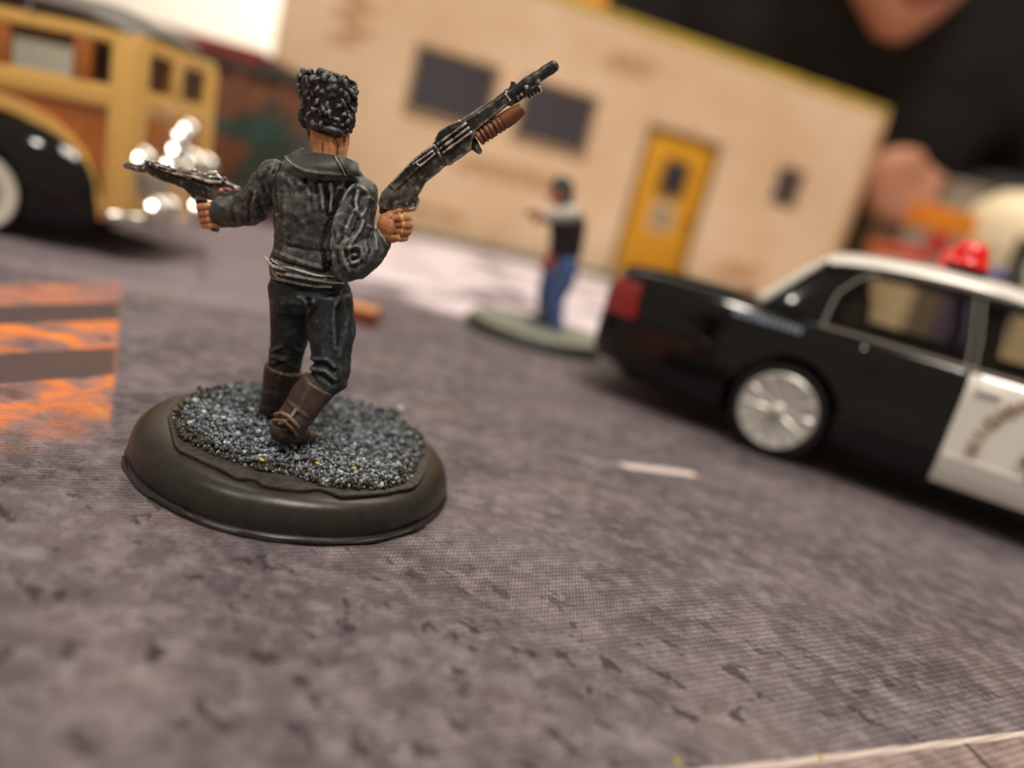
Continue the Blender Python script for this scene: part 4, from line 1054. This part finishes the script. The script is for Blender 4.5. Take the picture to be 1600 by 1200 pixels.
link('wall', bb((SR-.35, .36, 0), (SR, DP-.36, HZ)).me(smooth=False), 'plywood', bu)
link('roof', bb((SL+.36, .36, HZ-1.5), (SR-.36, DP-.36, HZ-1.2)).me(smooth=False), 'ply_dark', bu)
for lo, hi in (((SL-.05, -.08, HZ), (SR+.05, .45, HZ+.48)), ((SL-.05, DP-.45, HZ), (SR+.05, DP+.05, HZ+.48)), ((SL-.05, .46, HZ), (SL+.45, DP-.46, HZ+.48)), ((SR-.45, .46, HZ), (SR+.05, DP-.46, HZ+.48))):
    link('roof_edge', bb(lo, hi, .04).me(), 'roof_edge', bu, 'olive yellow painted edge')
link('plinth', bb((SL-.5, -1.3, 0), (SR+.5, -.02, .32), .05).me(), 'plinth_green', bu, 'grey green pavement strip')
link('corner_trim', bb((SR-.5, -.1, .3), (SR+.08, -.005, HZ-.02), .03).me(), 'ply_brick', bu)
for (a, b, z0, z1) in (W1, W2):
    f = link('window', MB().box((a-.32, -.14, z0-.35), (b+.32, -.01, z0-.02), bev=.03).box((a-.25, -.12, z1+.02), (b+.25, -.01, z1+.25), bev=.03).box((a-.25, -.12, z0), (a-.02, -.01, z1), bev=.03).box((b+.02, -.12, z0), (b+.25, -.01, z1), bev=.03).me(), 'ply_dark', bu)
    link('pane', bb((a, .2, z0), (b, .25, z1)).me(smooth=False), 'pane_dark', f)
    link('pane', bb((a, .16, z0), (a+.9, .19, z0+1.3)).me(smooth=False), 'pane_blue', f, 'blue lower corner pane')
    sm = None
    for k in range(8):
        z = z0+.1+(z1-z0-.1)*k/8
        if sm is None: sm = bb((a+.05, .04, 0), (b-.05, .12, (z1-z0)/8-.14), .015).me()
        o = link('slat', sm, 'slat_dark', f); o.location.z = z
d = link('door', bb((DR[0]+.12, .08, DR[2]), (DR[1]-.12, .26, DR[3]-.12), .03).me(), 'door_yellow', bu, 'mustard yellow door')
link('door_frame', MB().box((DR[0]-.2, -.12, .33), (DR[0]+.08, .3, DR[3]+.05)).box((DR[1]-.08, -.12, .33), (DR[1]+.2, .3, DR[3]+.05)).box((DR[0]-.2, -.12, DR[3]-.08), (DR[1]+.2, .3, DR[3]+.2)).me(smooth=False), 'door_trim', bu)
fr = link('door_window', MB().box((14.75, -.02, 6.0), (16.75, .07, 8.45), bev=.03).me(), 'door_trim', d)
link('pane', bb((15.05, -.05, 6.3), (16.45, -.01, 8.2)).me(smooth=False), 'pane_dark', fr)
nt_ = link('notice', bb((14.75, .0, 3.7), (16.6, .07, 5.7)).me(smooth=False), 'notice_paper', d)
link('notice_mark', MB().ball((15.7, -.01, 4.9), (.42, .02, .35), sub=2).box((15.2, -.03, 4.1), (16.2, 0, 4.35)).me(), 'notice_ink', nt_)
link('door_knob', MB().ball((17.55, -.05, 4.8), .2, sub=2).me(), 'door_trim', d)
v = link('vent', MB().box((VT[0]-.15, -.1, VT[2]-.15), (VT[1]+.15, -.01, VT[2]), bev=.02).box((VT[0]-.15, -.1, VT[3]), (VT[1]+.15, -.01, VT[3]+.15), bev=.02).box((VT[0], .28, VT[2]), (VT[1], .33, VT[3])).me(), 'ply_dark', bu)
sm = bb((VT[0], .0, 0), (VT[1], .2, .32), .02).me()
for k in range(4):
    o = link('louvre', sm, 'slat_dark', v); o.location.z = VT[2]+.12+k*.58
# exposed bricks engraved in the plaster
sm = bb((-.75, -.07, -.27), (.75, -.005, .27), .04).me()
for s0, z0, rows, cols in ((-6.3, 9.6, 5, 1), (2.0, 4.6, 2, 4), (21.5, 2.2, 2, 2), (9.5, 12.7, 2, 2), (-1.5, 1.6, 1, 3)):
    for r in range(rows):
        for c_ in range(cols):
            o = link('brick', sm, 'ply_brick', bu); o.location = (s0+c_*1.62+(r % 2)*.7, 0, z0+r*.64)

# ---------------------------------------------------------------- rusty dumpster by the building's left corner
du = root('rusty_dumpster', 'dark green rust-blotched dumpster between the yellow wagon and the building', 'dumpster', (-16.4, 34, 0), (0, 0, radians(6)))
dm = MB().prism([(-4.6, 0, .25), (4.6, 0, .25), (4.75, 0, 6.0), (-4.75, 0, 6.0)], (0, 5.6, 0), bev=.08).me()
link('body', dm, 'rusty_green', du)
link('rim', MB().box((-4.95, -.22, 5.95), (4.95, 5.82, 6.35), bev=.08).me(), 'dumpster_dark', du)
for x in (-3.9, -1.95, 0, 1.95, 3.9): link('rib', MB().box((x-.18, -.24, .3), (x+.18, -.02, 5.93), bev=.05).me(), 'rusty_green', du)
link('lid', MB().box((-4.8, .2, 6.36), (2.6, 5.6, 7.05), bev=.1).me(), 'lid_red', du, 'faded red lid'); link('lid', MB().box((2.7, .2, 6.36), (4.8, 5.6, 6.6), bev=.1).me(), 'dumpster_dark', du)
for x, y in ((-4.2, .6), (4.2, .6), (-4.2, 5.0), (4.2, 5.0)): link('wheel', MB().cyl((x, y-.12, .26), (x, y+.12, .26), .26, seg=16).me(), 'tyre_rubber', du)
# ---------------------------------------------------------------- wooden token lying on the road
tk = Vector(gnd(566, 509)); 
o = root('wooden_token', 'small flat wooden token lying behind the front figure\'s legs', 'token', (tk.x-.35, tk.y+.45, 0), (0, 0, .05))
link('slab', MB().box((-.75, -.42, 0), (.62, .45, .36), bev=.04).me(), 'token_edge', o); link('top_face', MB().box((-.70, -.38, .36), (.57, .4, .40), bev=.015).me(), 'token_wood', o)

# ---------------------------------------------------------------- second miniature: blue jeans, aiming left
Y2 = 23.4
def Q(x, y, o=0.0): return Vector(at(x, y, Y2+o))
B2 = Vector(gnd(836, 528)); B2.z = 0
f2 = root('miniature_figure', 'blurred miniature in blue jeans and black vest aiming left, on flat grey-green base', 'figurine', B2)
link('base', MB().lathe([(2.15, 0), (2.22, .05), (2.18, .26), (2.10, .36)], B2, 64).me(), 'dark_base_edge', f2, world=True)
link('base_top', MB().lathe([(2.10, .36), (2.08, .40), (1.9, .42), (0, .42)], B2, 64).me(), 'dull_green_base', f2, 'grey green base top', world=True)
S2 = 1/52.0
m = MB()   # one continuous body
m.ball(Q(875, 302), (.30, .32, .38), sub=3); m.ball(Q(866, 305), (.18, .2, .22), sub=2); m.ball(Q(858, 304), (.07, .07, .1), sub=2)
m.tube([Q(878, 312), Q(882, 326)], [.17, .2], 12)
m.tube([Q(884, 326), Q(886, 345), Q(886, 370), Q(882, 400)], [.26, .36, .33, .32], 16)
m.tube([Q(896, 332, -.2), Q(872, 336, -.35), Q(850, 338, -.3), Q(838, 338, -.25)], [.2, .16, .14, .12], 12)
m.tube([Q(888, 334, .35), Q(866, 345, .3), Q(846, 340, .1), Q(838, 339, 0)], [.18, .15, .13, .11], 12)
for k in range(4): m.tube([Q(842, 334+k*2.6, -.3), Q(833, 334+k*2.6, -.28), Q(834, 335+k*2.6, -.12)], .05, 8)
m.tube([Q(842, 334, -.1), Q(834, 331, -.1)], .05, 8)
m.tube([Q(872, 405), Q(856, 448), Q(846, 498, .3)], [.28, .2, .14], 12); m.tube([Q(888, 405), Q(872, 455, -.2), Q(866, 515, -.35)], [.28, .22, .15], 12)
link('body', fuse(m, .035, 2), 'skin_flat', f2, world=True)
m = MB(); m.tube([Q(882, 398), Q(881, 415)], [.42, .44], 16, squash=((0, 1, 0), .8)); m.tube([Q(874, 408, .1), Q(862, 432, .05), Q(853, 455, .1), Q(852, 475, .25), Q(851, 494, .35)], [.33, .32, .27, .25, .24], 14)
m.tube([Q(888, 410, -.1), Q(880, 440, -.2), Q(868, 465, -.25), Q(867, 490, -.3), Q(868, 512, -.35)], [.36, .34, .29, .26, .25], 14)
link('jeans', fuse(m, .04, 2), 'denim_paint', f2, world=True)
m = MB(); m.tube([Q(884, 334), Q(887, 352), Q(886, 375), Q(882, 398)], [.48, .56, .52, .50], 16, squash=((0, 1, 0), .8))
link('vest', fuse(m, .04, 2), 'vest_paint', f2, world=True)
m = MB(); m.tube([Q(898, 334, -.25), Q(886, 335, -.36), Q(868, 336, -.40), Q(852, 338, -.34)], [.25, .25, .21, .17], 14)
m.tube([Q(886, 330), Q(884, 338)], [.36, .40], 14, squash=((0, 1, 0), .8))
link('sleeve', fuse(m, .04, 2), 'sleeve_paint', f2, 'off-white sleeve', world=True)
m = MB(); m.ball(Q(878, 292), (.34, .36, .33), sub=3); m.ball(Q(884, 306), (.24, .30, .38), sub=3); m.tube([Q(882,318), Q(888, 330)], [.22, .28], 12)
link('beanie', fuse(m, .035, 2), 'beanie_paint', f2, 'dark grey knitted cap', world=True)
link('handgun', MB().tube([Q(842, 333, -.2), Q(824, 333, -.2)], [.09, .08], 10).tube([Q(838, 336, -.2), Q(838, 348, -.2)], [.08, .07], 8).me(), 'dark_metal', f2, world=True)
link('shoe', MB().ball(Q(844, 499, .3), (.42, .24, .16), sub=3).me(), 'shoe_paint', f2, world=True); link('shoe', MB().ball(Q(862, 520, -.35), (.40, .26, .17), sub=3).me(), 'shoe_paint', f2, world=True)
link('hip_pouch', MB().ball(Q(850, 414, -.1), (.12, .2, .22), sub=2).ball(Q(861, 400, -.1), (.14, .15, .2), sub=2).me(), 'red_cloth', f2, 'red pouch on the hip', world=True)
# ---------------------------------------------------------------- person sitting behind the table
pr = root('person', 'person in black shirt leaning over the table, only chin, lips and hand showing', 'person', (24, 96, -75))
hm = Matrix.Rotation(radians(2), 3, 'Y') @ Matrix.Rotation(radians(16), 3, 'X')
CHIN = Vector(at(1385, 66, 66))
HC = CHIN - hm @ Vector((0, -6.6, -9.9))             # head centre, from where the chin tip is
def hd(x, y, z): return HC + hm @ Vector((x, y, z))
m = MB()
m.ball(hd(0, 1.5, 3.5), (7.2, 9.0, 8.6), rot=hm, sub=4)
m.rings([[hd(a*cos(2*pi*k/24), b*sin(2*pi*k/24)+o, z) for k in range(24)] for z, a, b, o in ((-9.9, .9, .9, -6.4), (-9.3, 1.7, 1.8, -5.9), (-7.8, 3.2, 3.8, -4.5), (-6.0, 4.6, 5.6, -2.9), (-3.5, 6.1, 7.4, -1.2), (0, 6.6, 8.0, -.2))])
m.tube([hd(0, -7.6, 1.5), hd(0, -9.4, -2.6)], [.8, 1.3], 12)
for s in (-1, 1): m.ball(hd(s*7.0, 1, -.5), (.7, 1.6, 2.6), rot=hm, sub=3)
m.tube([hd(0, 3, -1), Vector((24, 80, 40)), Vector((24, 86, 36))], [5.4, 5.6, 6.5], 20)
TR = ((44, 24, 9, 7, 86), (39, 24, 19, 9, 86), (30, 24, 19, 11, 87), (14, 25, 16, 10, 92), (2, 25, 15, 10, 97), (-10, 25, 16, 11, 99), (-16, 25, 14, 10, 99))
m.rings([[Vector((cx+a*cos(2*pi*k/32), yy+b*sin(2*pi*k/32), z)) for k in range(32)] for z, cx, a, b, yy in TR])
m.tube([Vector((6, 86, 38)), Vector((2, 90, 14)), Vector((6, 92, -8))], [5, 4, 3.4], 16)
YH = 64
hx = lambda x, y, o=0.0: Vector(at(x, y, YH+o))
m.tube([Vector((42, 86, 38)), Vector((50, 82, 16)), Vector((42, 72, 11)), hx(1462, 335, 2), hx(1430, 300, 1)], [5.2, 4.4, 3.6, 2.6, 2.3], 16)
m.ball(hx(1414, 290, .6), (2.6, 1.7, 2.4), sub=3)
for k, (x0, y0) in enumerate(((1388, 256), (1378, 281), (1374, 306), (1378, 330))):
    r = (.95, 1.0, .95, .85)[k]; m.tube([hx(x0+40, y0-2, -.6), hx(x0+14, y0-8, -2.2), hx(x0-10, y0-2, -2.4), hx(x0-14, y0+14, -1.0), hx(x0+4, y0+20, .0)], [r*1.2, r*1.1, r, r*.95, r*.8], 12)
m.tube([hx(1430, 318, -.8), hx(1408, 336, -1.8), hx(1386, 344, -2.0)], [1.2, 1.0, .85], 12)
for s in (-9, 9): m.tube([Vector((25+s, 99, -12)), Vector((25+s*1.1, 99, -40)), Vector((25+s*1.1, 102, -72))], [8, 6, 4.5], 16)
link('body', fuse(m, .55, 4), 'real_skin', pr, world=True)
lp = MB(); lp.tube([hd(-2.4, -7.5, -5.8), hd(-1.2, -8.3, -5.5), hd(0, -8.5, -5.65), hd(1.2, -8.3, -5.5), hd(2.4, -7.5, -5.8)], [.25, .55, .5, .55, .25], 12); lp.tube([hd(-2.3, -7.4, -6.0), hd(0, -8.2, -6.5), hd(2.3, -7.4, -6.0)], [.25, .72, .25], 12)
link('lips', lp.me(), 'lips', pr, world=True)
for s in (-1, 1):
    e = link('eye', MB().ball(hd(s*2.9, -6.2, 1.4), 1.15, sub=3).me(), 'eye_white', pr, world=True); link('iris', MB().ball(hd(s*2.9, -6.95, 1.4), .52, sub=2).me(), 'eye_dark', e, world=True)
hr = MB(); hr.ball(hd(0, 2.6, 5.2), (7.8, 8.9, 8.2), rot=hm, sub=4); hr.ball(hd(0, 6, -1), (7.2, 5.6, 8), rot=hm, sub=3)
link('hair', hr.me(), 'brown_hair', pr, world=True)
m = MB()
m.rings([[Vector((cx+(a+2.6)*cos(2*pi*k/32), yy+(b+2)*sin(2*pi*k/32), z+1.5)) for k in range(32)] for z, cx, a, b, yy in TR])
m.tube([Vector((6, 86, 38)), Vector((1.5, 90, 14)), Vector((4.5, 92, 0))], [7, 6, 5], 16)
m.tube([Vector((42, 86, 38)), Vector((51, 82, 15)), Vector((44, 73, 11)), Vector((34, 68, 11))], [7.5, 7.0, 6.0, 3.9], 16)
sh = fuse(m, .7, 4); co = getco(sh); setco(sh, co+getno(sh)*(.5*vnoise(co, .12, 3)+.25*vnoise(co, .3, 4))[:, None])
link('shirt', sh, 'shirt_black', pr, world=True)
m = MB()
for s in (-9, 9): m.tube([Vector((25+s, 99, -14)), Vector((25+s*1.1, 99, -40)), Vector((25+s*1.1, 102, -71))], [10, 8, 6], 16)
link('trousers', fuse(m, .8, 3), 'shirt_black', pr, world=True)
for s in (-9, 9): link('shoe', MB().ball((25+s*1.1, 99, -72.2), (5, 12, 2.8), sub=3).me(), 'under_black', pr, world=True)

# ---------------------------------------------------------------- clutter at the far right of the table
def boxy(name, label, cat, pl_, pr_, Y, z1, depth, mat, rz=0.0, extra=None, z0=0.0):
    a, b = at(*pl_, Y), at(*pr_, Y); wd = abs(b[0]-a[0]); cx_ = (a[0]+b[0])/2
    r = root(name, label, cat, (cx_, Y+depth/2, z0), (0, 0, rz))
    link('carton', MB().box((-wd/2, -depth/2, 0), (wd/2, depth/2, z1-z0-.5), bev=.12).me(), mat, r)
    link('lid', MB().box((-wd/2-.08, -depth/2-.08, z1-z0-.5), (wd/2+.08, depth/2+.08, z1-z0), bev=.08).me(), extra or mat, r)
    return r, wd, depth
boxy('brown_box', 'dark brown box below the hand beyond the building\'s right end', 'box', (1352, 380), (1408, 380), 57, 8.3, 3, 'brown_card', .1, 'brown_card')
r_, wd, dp = boxy('orange_box', 'bright orange box between the brown box and the white tub', 'box', (1440, 345), (1526, 345), 47.5, 9.2, 2.0, 'grey_card', .12, 'orange_card')
link('band', MB().box((-wd/2-.05, -dp/2-.05, 7.8), (wd/2+.05, dp/2+.05, 8.88), bev=.05).me(), 'orange_card', r_)
link('panel', MB().box((-wd/2+.5, -dp/2-.08, 6.6), (-wd/2+1.9, -dp/2-.01, 7.7), bev=.03).me(), 'red_card', r_, 'small red panel')
boxy('terracotta_box', 'low orange-brown box in front of the orange box, left of the red roof light', 'box', (1390, 390), (1440, 390), 44, 6.4, 3, 'terracotta', 0, 'terracotta')
boxy('red_box', 'low cream box with red lid right of the orange-brown box behind the police car', 'box', (1412, 390), (1455, 390), 40.5, 6.1, 2.4, 'cream_plastic', .1, 'red_card')
boxy('blue_box', 'pale blue box behind the red roof light', 'box', (1534, 410), (1580, 410), 41, 6.3, 2.6, 'blue_card', -.1, 'blue_card')
boxy('grey_box', 'tall grey box standing behind the orange box', 'box', (1486, 300), (1548, 300), 57.2, 12.2, 2, 'grey_card', .0, 'grey_card')
tb = at(1592, 345, 50); t_ = root('white_tub', 'large round cream tub at the far right edge behind the car', 'tub', (tb[0]+1.0, 50.5, 0))
link('tub', MB().lathe([(3.0, 0), (3.3, .2), (3.7, 7.5)], (0, 0, 0), 48).me(), 'cream_plastic', t_)
link('lid', MB().lathe([(3.72, 7.5), (3.8, 7.6), (3.75, 9.0), (3.3, 10.3), (2.2, 11.3), (0, 11.8)], (0, 0, 0), 48).me(), 'cream_plastic', t_)
bt = at(1596, 400, 44); t_ = root('dark_bottle', 'dark green bottle in front of the cream tub at the right edge', 'bottle', (bt[0], 44, 0))
link('glass', MB().lathe([(0, .0), (.75, 0), (.8, .1), (.8, 5.6), (.7, 6.3), (.42, 6.9)], (0, 0, 0), 32).me(), 'bottle_green', t_)
link('cap', MB().lathe([(.42, 6.9), (.5, 6.95), (.5, 8.3), (.45, 8.4), (0, 8.4)], (0, 0, 0), 32).me(), 'bottle_green', t_)
# orange carton glimpsed over the roof at the top of the picture
boxy('orange_carton', 'orange carton peeking over the building roof left of the black shirt', 'box', (868, 15), (945, 15), 64.0, 23.0, 2.4, 'orange_card', 0, 'orange_card')
